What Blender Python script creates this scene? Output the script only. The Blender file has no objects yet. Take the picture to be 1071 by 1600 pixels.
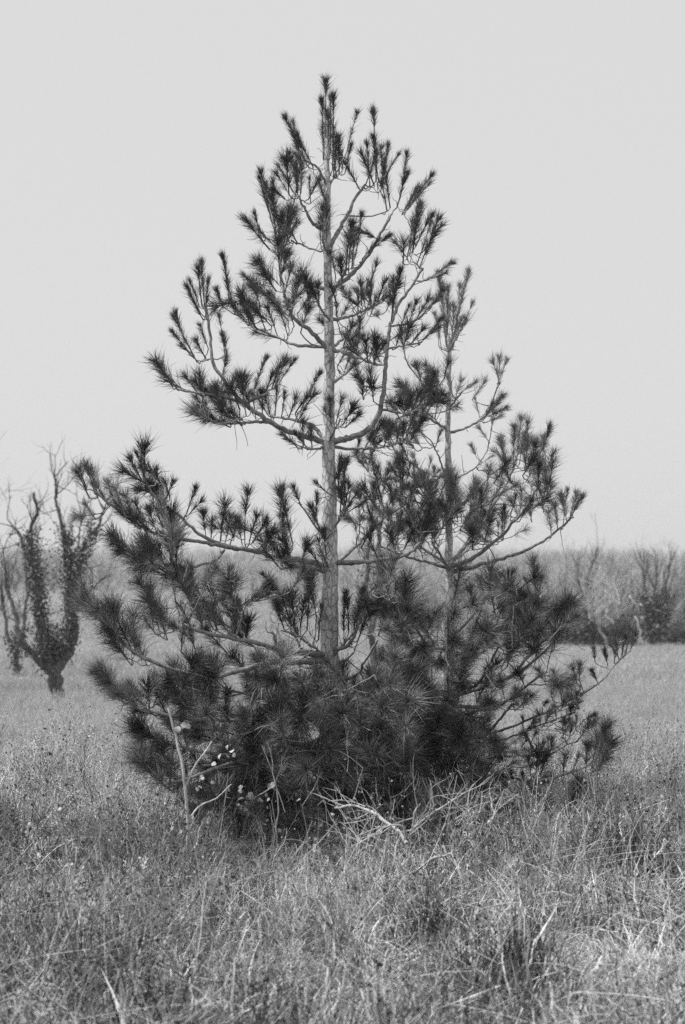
import bpy, math, random
import numpy as np
from mathutils import Vector, Quaternion, Matrix

random.seed(11)
rng = np.random.default_rng(11)
SC = bpy.context.scene
COL = SC.collection
R = math.radians

# ------------------------------------------------------------------ camera
EYE = 1.6            # eye height, m
FPX, CX, HY = 2222.0, 535.5, 890.0   # 50 mm lens on a 36 mm tall frame, level camera, horizon row
cam = bpy.data.cameras.new('camera')
cam.sensor_fit = 'VERTICAL'
cam.sensor_height = 36.0
cam.sensor_width = 24.1
cam.lens = 50.0
cam.shift_y = (HY - 800.0) / 1600.0
cam.clip_start = 0.1
cam.clip_end = 3000.0
cam.dof.use_dof = True
cam.dof.focus_distance = 8.5
cam.dof.aperture_fstop = 2.8
cam_ob = bpy.data.objects.new('camera', cam)
cam_ob.location = (0, 0, EYE)
cam_ob.rotation_euler = (R(90), 0, 0)
COL.objects.link(cam_ob)
SC.camera = cam_ob

# ------------------------------------------------------------------ sky, sun, exposure
SUN_EL, SUN_AZ = 60.0, -104.0        # azimuth measured from +Y towards +X: high on the left
world = bpy.data.worlds.new('World')
SC.world = world
world.use_nodes = True
wt = world.node_tree
wt.nodes.clear()
wo = wt.nodes.new('ShaderNodeOutputWorld')
wb = wt.nodes.new('ShaderNodeBackground')
ws = wt.nodes.new('ShaderNodeTexSky')
ws.sky_type = 'NISHITA'
ws.sun_disc = False
ws.sun_elevation = R(SUN_EL)
ws.sun_rotation = R(SUN_AZ)
ws.air_density = 1.0
ws.dust_density = 4.0
ws.ozone_density = 1.0
wbw = wt.nodes.new('ShaderNodeRGBToBW')       # black and white film
wmx = wt.nodes.new('ShaderNodeMix')           # high thin overcast evens the clear sky out
wmx.data_type = 'FLOAT'
wmx.inputs[0].default_value = 0.86
wmx.inputs[3].default_value = 7.9
wt.links.new(ws.outputs[0], wbw.inputs[0])
wt.links.new(wbw.outputs[0], wmx.inputs[2])
wt.links.new(wmx.outputs[0], wb.inputs[0])
wb.inputs[1].default_value = 0.1
wt.links.new(wb.outputs[0], wo.inputs[0])

sun = bpy.data.lights.new('sun', 'SUN')
sun.energy = 5.0
sun.angle = R(4.0)
sun.color = (1, 1, 1)
sun_ob = bpy.data.objects.new('sun', sun)
az, el = R(SUN_AZ), R(SUN_EL)
sdir = Vector((math.sin(az) * math.cos(el), math.cos(az) * math.cos(el), math.sin(el)))
sun_ob.rotation_euler = sdir.to_track_quat('Z', 'Y').to_euler()
sun_ob.location = sdir * 30
COL.objects.link(sun_ob)

SC.view_settings.view_transform = 'Standard'
SC.view_settings.look = 'None'
SC.view_settings.exposure = 0.0
SC.view_settings.gamma = 1.0
SC.view_settings.use_curve_mapping = False
SC.render.engine = 'CYCLES'
HAZE = 0.0009
SC.cycles.max_bounces = 6
SC.cycles.diffuse_bounces = 3
SC.cycles.glossy_bounces = 2
SC.cycles.transmission_bounces = 2
SC.cycles.sample_clamp_direct = 6.0
SC.cycles.sample_clamp_indirect = 2.0
SC.cycles.use_denoising = False       # the film is grainy


# ------------------------------------------------------------------ helpers
def at(px, py, Y):
    """the point at distance Y that the photograph shows at column px, row py"""
    return np.array([(px - CX) / FPX * Y, Y, EYE - (py - HY) / FPX * Y])


def tag(o, label=None, cat=None, group=None, kind=None):
    if label: o['label'] = label
    if cat: o['category'] = cat
    if group: o['group'] = group
    if kind: o['kind'] = kind
    return o


def empty(name, loc):
    o = bpy.data.objects.new(name, None)
    o.location = loc
    o.empty_display_size = 0.2
    COL.objects.link(o)
    return o


class MB:
    """collects vertices and faces for one mesh"""
    def __init__(s):
        s.v, s.q, s.t, s.n = [], [], [], 0
        s.qm, s.tm = [], []
        s.tone = []

    def add(s, v, quads=None, tris=None, mat=0, tone=0.5):
        v = np.asarray(v, float).reshape(-1, 3)
        s.v.append(v)
        t = np.broadcast_to(np.asarray(tone, float), (len(v),)) if np.ndim(tone) <= 1 else tone
        s.tone.append(np.array(t))
        if quads is not None and len(quads):
            quads = np.asarray(quads, int) + s.n
            s.q.append(quads); s.qm.append(np.full(len(quads), mat))
        if tris is not None and len(tris):
            tris = np.asarray(tris, int) + s.n
            s.t.append(tris); s.tm.append(np.full(len(tris), mat))
        s.n += len(v)

    def tube(s, pts, rad, sides=5, mat=0, tone=0.5, cap=True, rough=0.0):
        P = np.asarray(pts, float); n = len(P)
        rad = np.broadcast_to(np.asarray(rad, float), (n,))
        T = np.gradient(P, axis=0)
        T /= np.linalg.norm(T, axis=1, keepdims=True) + 1e-12
        a = np.array([1.0, 0, 0]) if abs(T[0][0]) < 0.8 else np.array([0, 1.0, 0])
        U = np.zeros_like(P)
        for i in range(n):
            a = a - T[i] * (a @ T[i])
            a /= np.linalg.norm(a) + 1e-12
            U[i] = a
        W = np.cross(T, U)
        ang = np.linspace(0, 2 * np.pi, sides, endpoint=False)
        rr = rad[:, None] * (1 + rough * rng.normal(size=(n, sides))) if rough else np.repeat(rad[:, None], sides, 1)
        V = P[:, None, :] + rr[..., None] * (np.cos(ang)[None, :, None] * U[:, None, :] + np.sin(ang)[None, :, None] * W[:, None, :])
        V = V.reshape(-1, 3)
        i = np.arange(n - 1)[:, None] * sides
        j = np.arange(sides)[None, :]
        k = (j + 1) % sides
        Q = np.stack([i + j, i + k, i + sides + k, i + sides + j], -1).reshape(-1, 4)
        tr = None
        if cap:
            V = np.vstack([V, P[-1] + T[-1] * rad[-1]])
            b = (n - 1) * sides
            tr = np.stack([b + j[0], b + k[0], np.full(sides, n * sides)], -1)
        s.add(V, Q, tr, mat, tone)

    def needles(s, B, D, L, r, bend, mat=0, tone=0.5):
        """three-sided tapering needles; B bases, D unit directions, bend = sideways drift of the tip"""
        B, D, bend = (np.asarray(x, float) for x in (B, D, bend))
        n = len(B)
        L = np.broadcast_to(np.asarray(L, float), (n,))[:, None]
        ref = np.where(np.abs(D[:, :1]) < 0.8, [[1.0, 0, 0]], [[0, 1.0, 0]])
        U = np.cross(D, ref); U /= np.linalg.norm(U, axis=1, keepdims=True)
        W = np.cross(D, U)
        out = np.zeros((n, 7, 3))
        mid = B + D * L * 0.55 + bend * L * 0.25
        tip = B + D * L + bend * L
        for k in range(3):
            c = math.cos(k * 2.094) * U + math.sin(k * 2.094) * W
            out[:, k] = B + c * r * 0.8
            out[:, 3 + k] = mid + c * r
        out[:, 6] = tip
        o = (np.arange(n) * 7)[:, None]
        Q = np.concatenate([o + np.array([k, (k + 1) % 3, 3 + (k + 1) % 3, 3 + k]) for k in range(3)], 0)
        T = np.concatenate([o + np.array([3 + k, 3 + (k + 1) % 3, 6]) for k in range(3)], 0)
        tn = np.repeat(np.broadcast_to(np.asarray(tone, float), (n,)), 7)
        s.add(out.reshape(-1, 3), Q, T, mat, tn)

    def ribbons(s, P, w, side, mat=0, tone=0.5):
        """blades: P (n,m,3) spines, w (n,m) half widths, side (n,3)"""
        n, m, _ = P.shape
        V = np.stack([P - side[:, None, :] * w[..., None], P + side[:, None, :] * w[..., None]], 2).reshape(-1, 3)
        o = (np.arange(n) * m * 2)[:, None, None]
        k = (np.arange(m - 1) * 2)[None, :, None]
        Q = (o + k + np.array([0, 1, 3, 2])[None, None, :]).reshape(-1, 4)
        tn = np.repeat(np.broadcast_to(np.asarray(tone, float), (n,)), m * 2)
        s.add(V, Q, None, mat, tn)

    def mesh(s, name, mats, smooth=True):
        V = np.vstack(s.v)
        q = np.vstack(s.q) if s.q else np.zeros((0, 4), int)
        t = np.vstack(s.t) if s.t else np.zeros((0, 3), int)
        me = bpy.data.meshes.new(name)
        me.vertices.add(len(V)); me.vertices.foreach_set('co', V.ravel().astype(np.float32))
        nl = len(q) * 4 + len(t) * 3
        me.loops.add(nl)
        me.loops.foreach_set('vertex_index', np.concatenate([q.ravel(), t.ravel()]).astype(np.int32))
        me.polygons.add(len(q) + len(t))
        st = np.concatenate([np.arange(len(q)) * 4, len(q) * 4 + np.arange(len(t)) * 3]).astype(np.int32)
        me.polygons.foreach_set('loop_start', st)
        for m in mats: me.materials.append(m)
        mi = np.concatenate([np.concatenate(s.qm) if s.qm else np.zeros(0), np.concatenate(s.tm) if s.tm else np.zeros(0)]).astype(np.int32)
        me.polygons.foreach_set('material_index', mi)
        me.polygons.foreach_set('use_smooth', np.full(len(mi), smooth))
        a = me.attributes.new('tone', 'FLOAT', 'POINT')
        a.data.foreach_set('value', np.concatenate(s.tone).astype(np.float32))
        me.update(calc_edges=True)
        return me

    def build(s, name, mats, parent=None, smooth=True):
        o = bpy.data.objects.new(name, s.mesh(name, mats if isinstance(mats, (list, tuple)) else [mats], smooth))
        COL.objects.link(o)
        if parent: o.parent = parent
        return o


def smooth_path(pts, n):
    """Catmull-Rom through pts, resampled evenly to n points"""
    P = np.asarray(pts, float)
    if len(P) == 2:
        return P[0] + (P[1] - P[0]) * np.linspace(0, 1, n)[:, None]
    E = np.vstack([2 * P[0] - P[1], P, 2 * P[-1] - P[-2]])
    out = []
    for i in range(1, len(E) - 2):
        for t in np.linspace(0, 1, 8, endpoint=False):
            a, b, c, d = E[i - 1], E[i], E[i + 1], E[i + 2]
            out.append(0.5 * (2 * b + (c - a) * t + (2 * a - 5 * b + 4 * c - d) * t * t + (3 * b - a - 3 * c + d) * t ** 3))
    out.append(P[-1])
    out = np.array(out)
    s = np.concatenate([[0], np.cumsum(np.linalg.norm(np.diff(out, axis=0), axis=1))])
    u = np.linspace(0, s[-1], n)
    return np.stack([np.interp(u, s, out[:, k]) for k in range(3)], 1)


# ------------------------------------------------------------------ materials (grey: the film is black and white)
def new_mat(name, rough=0.85, spec=0.2):
    m = bpy.data.materials.new(name)
    m.use_nodes = True
    b = m.node_tree.nodes['Principled BSDF']
    b.inputs['Roughness'].default_value = rough
    b.inputs['Specular IOR Level'].default_value = spec
    return m, m.node_tree, b


def ramp(nt, fac, stops):
    r = nt.nodes.new('ShaderNodeValToRGB')
    e = r.color_ramp.elements
    while len(e) < len(stops): e.new(0.5)
    for k, (p, v) in enumerate(stops):
        e[k].position = p; e[k].color = (v, v, v, 1)
    nt.links.new(fac, r.inputs[0])
    return r.outputs[0]


def math_node(nt, op, a, b):
    m = nt.nodes.new('ShaderNodeMath'); m.operation = op
    for k, x in enumerate((a, b)):
        if hasattr(x, 'node'): nt.links.new(x, m.inputs[k])
        else: m.inputs[k].default_value = x
    return m.outputs[0]


def tex(nt, kind, scale, vec=None, detail=3.0, rough=0.6):
    t = nt.nodes.new(kind)
    t.inputs['Scale'].default_value = scale
    if kind == 'ShaderNodeTexNoise':
        t.inputs['Detail'].default_value = detail
        t.inputs['Roughness'].default_value = rough
    if vec is not None: nt.links.new(vec, t.inputs['Vector'])
    return t


def obj_coord(nt, scale=(1, 1, 1)):
    c = nt.nodes.new('ShaderNodeTexCoord')
    m = nt.nodes.new('ShaderNodeMapping')
    m.inputs['Scale'].default_value = scale
    nt.links.new(c.outputs['Object'], m.inputs['Vector'])
    return m.outputs[0]


def bark_mat(name, lo, hi, scale=1.0, bump=0.6):
    m, nt, b = new_mat(name, 0.9, 0.15)
    vec = obj_coord(nt, (1, 1, 0.45))
    vo = nt.nodes.new('ShaderNodeTexVoronoi')
    vo.feature = 'DISTANCE_TO_EDGE'
    vo.inputs['Scale'].default_value = 33 * scale
    no = tex(nt, 'ShaderNodeTexNoise', 28 * scale, vec, 5, 0.65)
    wob = nt.nodes.new('ShaderNodeVectorMath'); wob.operation = 'MULTIPLY_ADD'
    nt.links.new(no.outputs['Color'], wob.inputs[0])
    wob.inputs[1].default_value = (0.02 / scale,) * 3
    nt.links.new(vec, wob.inputs[2])
    nt.links.new(wob.outputs[0], vo.inputs['Vector'])
    plates = ramp(nt, vo.outputs['Distance'], [(0.0, 0.42), (0.13, 1.0)])
    big = tex(nt, 'ShaderNodeTexNoise', 5 * scale, vec, 3, 0.6)
    grain = ramp(nt, math_node(nt, 'ADD', math_node(nt, 'MULTIPLY', no.outputs['Fac'], .55), math_node(nt, 'MULTIPLY', big.outputs['Fac'], .45)), [(0.36, lo), (0.6, hi)])
    mx = nt.nodes.new('ShaderNodeMix'); mx.data_type = 'RGBA'; mx.blend_type = 'MULTIPLY'
    mx.inputs[0].default_value = 1.0
    nt.links.new(grain, mx.inputs[6]); nt.links.new(plates, mx.inputs[7])
    nt.links.new(mx.outputs[2], b.inputs['Base Color'])
    bp = nt.nodes.new('ShaderNodeBump')
    bp.inputs['Strength'].default_value = bump
    bp.inputs['Distance'].default_value = 0.006 / scale
    h = math_node(nt, 'ADD', plates, no.outputs['Fac'])
    nt.links.new(h, bp.inputs['Height'])
    nt.links.new(bp.outputs[0], b.inputs['Normal'])
    return m


def twig_mat(name, lo, hi):
    m, nt, b = new_mat(name, 0.85, 0.2)
    no = tex(nt, 'ShaderNodeTexNoise', 30, obj_coord(nt), 4)
    nt.links.new(ramp(nt, no.outputs['Fac'], [(0.3, lo), (0.7, hi)]), b.inputs['Base Color'])
    return m


def tone_mat(name, stops, rough=0.6, spec=0.3, rnd=0.35, instancer=False, trans=0.0):
    """colour from the per-blade 'tone' attribute plus a random shift per object"""
    m, nt, b = new_mat(name, rough, spec)
    a = nt.nodes.new('ShaderNodeAttribute'); a.attribute_name = 'tone'
    oi = nt.nodes.new('ShaderNodeObjectInfo')
    v = math_node(nt, 'MULTIPLY', math_node(nt, 'SUBTRACT', oi.outputs['Random'], 0.5), rnd)
    f = math_node(nt, 'ADD', a.outputs['Fac'], v)
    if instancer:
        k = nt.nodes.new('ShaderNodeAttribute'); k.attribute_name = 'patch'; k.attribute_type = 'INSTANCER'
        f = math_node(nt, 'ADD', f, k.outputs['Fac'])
    col = ramp(nt, f, stops)
    nt.links.new(col, b.inputs['Base Color'])
    if trans:
        tr = nt.nodes.new('ShaderNodeBsdfTranslucent')
        nt.links.new(col, tr.inputs['Color'])
        mx = nt.nodes.new('ShaderNodeMixShader'); mx.inputs[0].default_value = trans
        nt.links.new(b.outputs[0], mx.inputs[1]); nt.links.new(tr.outputs[0], mx.inputs[2])
        nt.links.new(mx.outputs[0], nt.nodes['Material Output'].inputs['Surface'])
    return m


M_BARK = bark_mat('pine_bark', 0.34, 0.8, 1.0, 0.6)
M_BRANCH = twig_mat('pine_branch_bark', 0.13, 0.36)
M_SHOOT = twig_mat('shoot_bark', 0.07, 0.15)
M_NEEDLE = tone_mat('pine_needles', [(0.0, 0.02), (0.5, 0.075), (1.0, 0.34)], 0.42, 0.4, 0.7)
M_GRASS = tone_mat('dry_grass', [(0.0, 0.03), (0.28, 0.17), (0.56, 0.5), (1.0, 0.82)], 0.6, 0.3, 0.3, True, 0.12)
M_FIELD = tone_mat('field_grass', [(0.0, 0.19), (0.5, 0.46), (1.0, 0.7)], 0.7, 0.2, 0.25, True, 0.35)
M_TUSSOCK = tone_mat('tussock_blades', [(0.0, 0.02), (0.6, 0.06), (1.0, 0.15)], 0.6, 0.2, 0.1)
M_ORCHARD = bark_mat('orchard_bark', 0.05, 0.2, 0.6)
M_TWIG_FAR = twig_mat('bare_twigs', 0.36, 0.6)  # pale twigs, with some distance haze put into their colour
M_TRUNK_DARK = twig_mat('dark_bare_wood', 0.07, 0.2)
M_TWIG_DARK = twig_mat('weed_stalk', 0.05, 0.13)
M_TWIG_PALE = twig_mat('dead_twigs', 0.32, 0.56)
M_IVY = tone_mat('ivy_leaves', [(0.0, 0.025), (0.6, 0.07), (1.0, 0.24)], 0.4, 0.5, 0.1)
M_LEAF_PALE = tone_mat('pale_dry_leaves', [(0.0, 0.36), (1.0, 0.66)], 0.8, 0.15, 0.3, False, 0.3)
M_BUSH = tone_mat('bush_leaves', [(0.0, 0.025), (1.0, 0.09)], 0.7, 0.2, 0.2)


# ------------------------------------------------------------------ ground
def gz(x, y):
    x = np.asarray(x, float); y = np.asarray(y, float)
    zr = np.interp(y, [-60, 9, 18, 27, 60, 80, 200, 420, 900], [0, 0, -.45, -.95, -1.64, -1.5, 0.6, 3.0, 3.0])
    zl = np.interp(y, [-60, 9, 18, 27, 60, 110, 200, 420, 900], [0, 0, -.45, -.95, -1.1, -0.5, 0.6, 3.0, 3.0])
    u = x / np.maximum(y, 5.0)
    s = np.clip((u + 0.05) / 0.17, 0, 1); s = s * s * (3 - 2 * s)
    z = zl + (zr - zl) * s
    z = z + 0.035 * np.sin(x * 1.7 + 0.6) * np.sin(y * 1.3) + 0.02 * np.sin(x * 3.9 + y * 2.7)
    return z


gx = np.concatenate([-np.geomspace(700, 6, 45), np.linspace(-5.5, 5.5, 45), np.geomspace(6, 700, 45)])
gy = np.concatenate([-np.geomspace(300, 3, 20), np.linspace(-2, 14, 70), np.geomspace(14.4, 900, 90)])
XX, YY = np.meshgrid(gx, gy)
ZZ = gz(XX, YY)
m = MB()
ny, nx = XX.shape
I = (np.arange(ny - 1)[:, None] * nx + np.arange(nx - 1)[None, :]).ravel()
m.add(np.stack([XX, YY, ZZ], -1).reshape(-1, 3), np.stack([I, I + 1, I + nx + 1, I + nx], -1))
M_SOIL, nt, b = new_mat('ground_litter', 0.95, 0.1)
vec = obj_coord(nt)
n1 = tex(nt, 'ShaderNodeTexNoise', 14, vec, 8, 0.75)
n2 = tex(nt, 'ShaderNodeTexNoise', 0.35, vec, 4, 0.6)
f = math_node(nt, 'ADD', math_node(nt, 'MULTIPLY', n1.outputs['Fac'], 0.75), math_node(nt, 'MULTIPLY', n2.outputs['Fac'], 0.4))
nt.links.new(ramp(nt, f, [(0.35, 0.05), (0.55, 0.17), (0.8, 0.34)]), b.inputs['Base Color'])
bp = nt.nodes.new('ShaderNodeBump'); bp.inputs['Strength'].default_value = 0.8; bp.inputs['Distance'].default_value = 0.05
nt.links.new(n1.outputs['Fac'], bp.inputs['Height']); nt.links.new(bp.outputs[0], b.inputs['Normal'])
g = m.build('ground', M_SOIL)
tag(g, 'rough ground of the field under the grass', 'ground', kind='structure')


# ------------------------------------------------------------------ pines
UP = np.array([0, 0, 1.0])


def tuft_mesh(name, L, openness, seed, dens=1.0):
    """one needle-covered shoot along +Z, length L"""
    r = np.random.default_rng(seed)
    mb = MB()
    cx, cy = r.normal(0, 0.06, 2) * L
    def axis(t):
        return np.stack([cx * t * t, cy * t * t, L * t], -1)
    tt = np.linspace(0, 1, 6)
    mb.tube(axis(tt), np.linspace(0.0045, 0.0025, 6), 4, 1, 0.5)
    nlen = (0.072, 0.098, 0.13)[openness]
    full = r.choice([0.8, 1.1, 1.45, 1.8])
    n = int((55 + 480 * L) * (0.95, 1.05, 1.3)[openness] * dens * full)
    t = np.where(r.random(n) < 0.3, r.uniform(0.9, 1.0, n), r.uniform(0.12, 0.95, n) ** 0.8)
    if r.random() < 0.4:                                   # a stretch where the needles have dropped
        g0 = r.uniform(0.25, 0.6); t = np.where((t > g0) & (t < g0 + 0.16), t + 0.25, t)
    t = np.clip(t, 0.02, 1)
    ang = r.uniform(0, 2 * np.pi, n)
    spread = np.radians(np.clip(r.normal((27, 38, 50)[openness], (11, 15, 19)[openness], n), 4, 105))
    D = np.stack([np.sin(spread) * np.cos(ang), np.sin(spread) * np.sin(ang), np.cos(spread)], -1)
    bend = r.normal(0, 0.17, (n, 3)); bend[:, 2] += 0.1
    B = axis(t)
    mb.needles(B, D, nlen * r.uniform(0.5, 1.12, n) * np.where(t > 0.9, 0.85, 1), 0.00105, bend, 0, r.uniform(0.1, 0.9, n))
    return mb.mesh(name, [M_NEEDLE, M_SHOOT], False)


TUFTS = {}
for li, L in enumerate((0.11, 0.19, 0.30, 0.42)):
    for op in range(3):
        TUFTS[li, op] = [tuft_mesh('needle_tuft', L, op, 100 + li * 61 + op * 17 + k) for k in range(6)]
TLEN = (0.11, 0.19, 0.30, 0.42)


def tuft_matrix(base, tip, roll):
    d = Vector(tip - base)
    q = d.to_track_quat('Z', 'Y') @ Quaternion((0, 0, 1), roll)
    return q, d.length


class Branch:
    def __init__(s, tree, pts, r0, r1, sides=7):
        s.tree = tree
        s.mb = MB()
        P = smooth_path(pts, max(6, 5 * len(pts)))
        n = len(P)
        wob = rng.normal(0, 0.0028, (n, 3)); wob[0] = 0
        P = P + wob
        rr = r1 * .8 + (r0 * .88 - r1 * .8) * (1 - np.linspace(0, 1, n)) ** 1.35
        s.mb.tube(P, rr, sides, 0, rough=0.08)
        s.nodes = [p for p in P[int(n * 0.12):]]
        s.rad = list(rr[int(n * 0.12):])
        s.tufts = []

    def nearest(s, p):
        A = np.array(s.nodes)
        d = np.linalg.norm(A - p, axis=1)
        # prefer an attachment lower and nearer the trunk so that twigs sweep outward and up
        low = np.clip(A[:, 2] - p[2], 0, None)
        i = int(np.argmin(d + 0.8 * low))
        return i, d[i]

    def tuft(s, base, tip, op):
        i, d = s.nearest(base)
        if d > 0.012:
            a = s.nodes[i]
            ctrl = (a + base) / 2 - UP * 0.03 * d - (tip - base) * 0.12
            t = np.linspace(0, 1, 6)[:, None]
            P = a * (1 - t) ** 2 + 2 * ctrl * t * (1 - t) + base * t * t
            P[1:-1] += rng.normal(0, 0.004, (4, 3))
            ra = min(s.rad[i] * 0.7, 0.004 + 0.006 * d)
            R_ = np.linspace(ra, 0.0036, 6)
            s.mb.tube(P, R_, 5, 0, cap=False)
            s.nodes += list(P[2:]); s.rad += list(R_[2:])
        s.tufts.append((base, tip, op))


class Pine:
    def __init__(s, base, depth, label, group):
        s.base = np.array(base); s.depth = depth
        s.root = empty('pine_tree', base)
        tag(s.root, label, 'tree', group)
        s.br = []

    def p(s, px, py, dd=0.0):
        return at(px, py, s.depth + dd)

    def branch(s, pts, r0, r1, tufts=(), jit=0.12, dflt=1):
        """pts: (px, py, depth offset); tufts: (bx, by, tx, ty[, openness])"""
        mm = s.depth / FPX
        b = Branch(s, [s.p(*q) for q in pts], r0 * mm / 2, r1 * mm / 2)
        s.br.append(b)
        ends = np.array([[q[0], q[1]] for q in pts], float)
        dds = np.array([q[2] if len(q) > 2 else 0 for q in pts], float)
        for tq in tufts:
            bx, by, tx, ty = tq[:4]
            op = tq[4] if len(tq) > 4 else dflt
            w = 1 / (np.hypot(ends[:, 0] - bx, ends[:, 1] - by) + 4) ** 2
            d0 = float((w * dds).sum() / w.sum()) + rng.normal(0, jit)
            L = math.hypot(tx - bx, ty - by) * mm
            b.tuft(s.p(bx, by, d0), s.p(tx, ty, d0 + rng.normal(0, 0.4) * L * 0.6), op)
        return b

    def spray(s, b, n, spread_px, lo, hi, op=1, t0=0.3, up=0.8):
        """n more shoots all round a branch, fore and aft too"""
        mm = s.depth / FPX
        k0 = int(len(b.nodes) * 0)
        wood = [q for q in b.nodes]
        for _ in range(n):
            a = wood[rng.integers(int(len(wood) * t0), len(wood))]
            off = rng.normal(0, 1, 3) * spread_px * mm
            off[2] = abs(off[2]) * 0.7
            base = a + off
            out = base - s.base; out[2] = 0
            out /= np.linalg.norm(out) + 1e-6
            d = out * 0.55 + UP * up + rng.normal(0, 0.4, 3)
            d /= np.linalg.norm(d)
            L = rng.uniform(lo, hi) * mm
            b.tuft(base, base + d * L, op)

    def fill(s, poly, n, dd, lo, hi, op, up=0.7, out=0.7, brs=None, fore=0.0, shell=0.0):
        """shoots spread through the volume seen inside poly (px), depth offsets dd"""
        brs = brs or s.br
        mm = s.depth / FPX
        poly = np.array(poly, float)
        x0, y0 = poly.min(0); x1, y1 = poly.max(0)
        cand = []
        while len(cand) < n:
            x, y = rng.uniform(x0, x1), rng.uniform(y0, y1)
            inside = False
            j = len(poly) - 1
            for i in range(len(poly)):
                if (poly[i, 1] > y) != (poly[j, 1] > y) and x < (poly[j, 0] - poly[i, 0]) * (y - poly[i, 1]) / (poly[j, 1] - poly[i, 1]) + poly[i, 0]:
                    inside = not inside
                j = i
            if not inside: continue
            u = rng.uniform(-1, 1)
            d = (dd[0] + dd[1]) / 2 + (dd[1] - dd[0]) / 2 * u
            cand.append((x, y, d))
        allw = [(b, np.array(b.nodes)) for b in brs]
        cand = [(min(np.linalg.norm(A - s.p(*c), axis=1).min() for _, A in allw), c) for c in cand]
        cand.sort(key=lambda q: q[0])
        for _, c in cand:
            base = s.p(*c)
            best = min(brs, key=lambda b: b.nearest(base)[1])
            o = base - s.base; o[2] = 0
            o /= np.linalg.norm(o) + 1e-6
            d = o * out + UP * up + rng.normal(0, 0.42, 3) + np.array([0, -fore, 0])
            d /= np.linalg.norm(d)
            L = rng.uniform(lo, hi) * mm
            best.tuft(base, base + d * L, op if rng.random() < 0.7 else max(0, op - 1))

    def finish(s, trunk_pts, trunk_rad, cap=300):
        T = MB()
        P = smooth_path([s.p(*q) for q in trunk_pts], 90)
        rad = np.interp(np.linspace(0, 1, 90), np.linspace(0, 1, len(trunk_rad)), trunk_rad) * s.depth / FPX / 2
        P[1:-1] += rng.normal(0, 0.0018, (88, 3))
        T.tube(P - s.base, rad, 20, 0, rough=0.035)
        T.build('trunk', M_BARK, s.root)
        alltufts = [(t, b) for b in s.br for t in b.tufts]
        order = sorted(range(len(alltufts)), key=lambda i: alltufts[i][0][0][1])   # nearest the camera first
        single = set(order[:cap])
        rest = MB(); nrest = 0
        i = 0
        for b in s.br:
            mb = b.mb
            for k in range(9):                              # bare stubs and dead twiglets
                j = int(rng.integers(0, len(b.nodes)))
                d = rng.normal(0, 1, 3) + UP * .4; d /= np.linalg.norm(d)
                L = rng.uniform(.03, .17); t = np.linspace(0, 1, 5)[:, None]
                mb.tube(b.nodes[j] + d * L * t + rng.normal(0, .12, 3) * L * t ** 2 + rng.normal(0, .003, (5, 3)), np.linspace(.0026, .0014, 5), 4, 0, cap=False)
            mb.v = [v - s.base for v in mb.v]
            bo = mb.build('branch', M_BRANCH, s.root)
            for (base, tip, op) in b.tufts:
                q, L = tuft_matrix(base, tip, rng.uniform(0, 6.28))
                li = int(np.argmin([abs(math.log(L / x)) for x in TLEN]))
                me = TUFTS[li, op][rng.integers(6)]
                sc = L / TLEN[li]
                if i in single:
                    o = bpy.data.objects.new('needle_tuft', me)
                    o.parent = bo
                    o.location = Vector(base - s.base)
                    o.rotation_mode = 'QUATERNION'; o.rotation_quaternion = q
                    o.scale = (sc, sc, sc)
                    COL.objects.link(o)
                else:
                    V, Q, Tt, tn = mesh_arrays(me)
                    Mx = np.array(q.to_matrix()) * sc
                    rest.add(V @ Mx.T + (base - s.base), Q, Tt, 0, tn); nrest += 1
                i += 1
        if nrest:
            o = rest.build('needle_mass', M_NEEDLE, s.root, False)
            o['kind'] = 'stuff'
        print('tufts', len(alltufts), 'joined', nrest)


_cache = {}


def mesh_arrays(me):
    if me.name not in _cache:
        V = np.empty(len(me.vertices) * 3, np.float32); me.vertices.foreach_get('co', V)
        tn = np.empty(len(me.vertices), np.float32); me.attributes['tone'].data.foreach_get('value', tn)
        li = np.empty(len(me.loops), np.int32); me.loops.foreach_get('vertex_index', li)
        lt = np.empty(len(me.polygons), np.int32); me.polygons.foreach_get('loop_total', lt)
        nq = int((lt == 4).sum())
        _cache[me.name] = (V.reshape(-1, 3), li[:nq * 4].reshape(-1, 4), li[nq * 4:].reshape(-1, 3), tn)
    return _cache[me.name]


PD = 8.8
pine = Pine((at(516, 1300, PD)[0], PD, float(gz(at(516, 1300, PD)[0], PD))), PD,
            'taller pine with the thick pale trunk, standing at the front of the pair', 'two young pines in the field')
T_ = 0   # tight
B = pine.branch
# leader and topmost shoots
B([(511, 285, 0), (509, 235, 0), (510, 190, 0)], 7, 4, [(508, 232, 511, 133, 0), (506, 250, 504, 158, 0), (520, 265, 524, 152, 0), (512, 275, 514, 180, 0), (516, 240, 519, 150, 0)], 0.03)
B([(512, 292, 0), (497, 262, -.05), (478, 252, -.08), (468, 235, -.1)], 5, 3,
  [(474, 248, 448, 183, 0), (470, 250, 456, 188, 0), (480, 258, 462, 215, 0), (490, 262, 472, 225, 0), (470, 262, 462, 220, 0)], 0.05)
B([(514, 290, 0), (528, 265, .1), (536, 250, .15)], 5, 3,
  [(542, 238, 556, 176, 0), (522, 268, 528, 215, 0), (530, 272, 532, 222, 0), (536, 262, 524, 215, 0), (540, 268, 548, 228, 0), (526, 278, 520, 228, 0)], 0.06)
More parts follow.
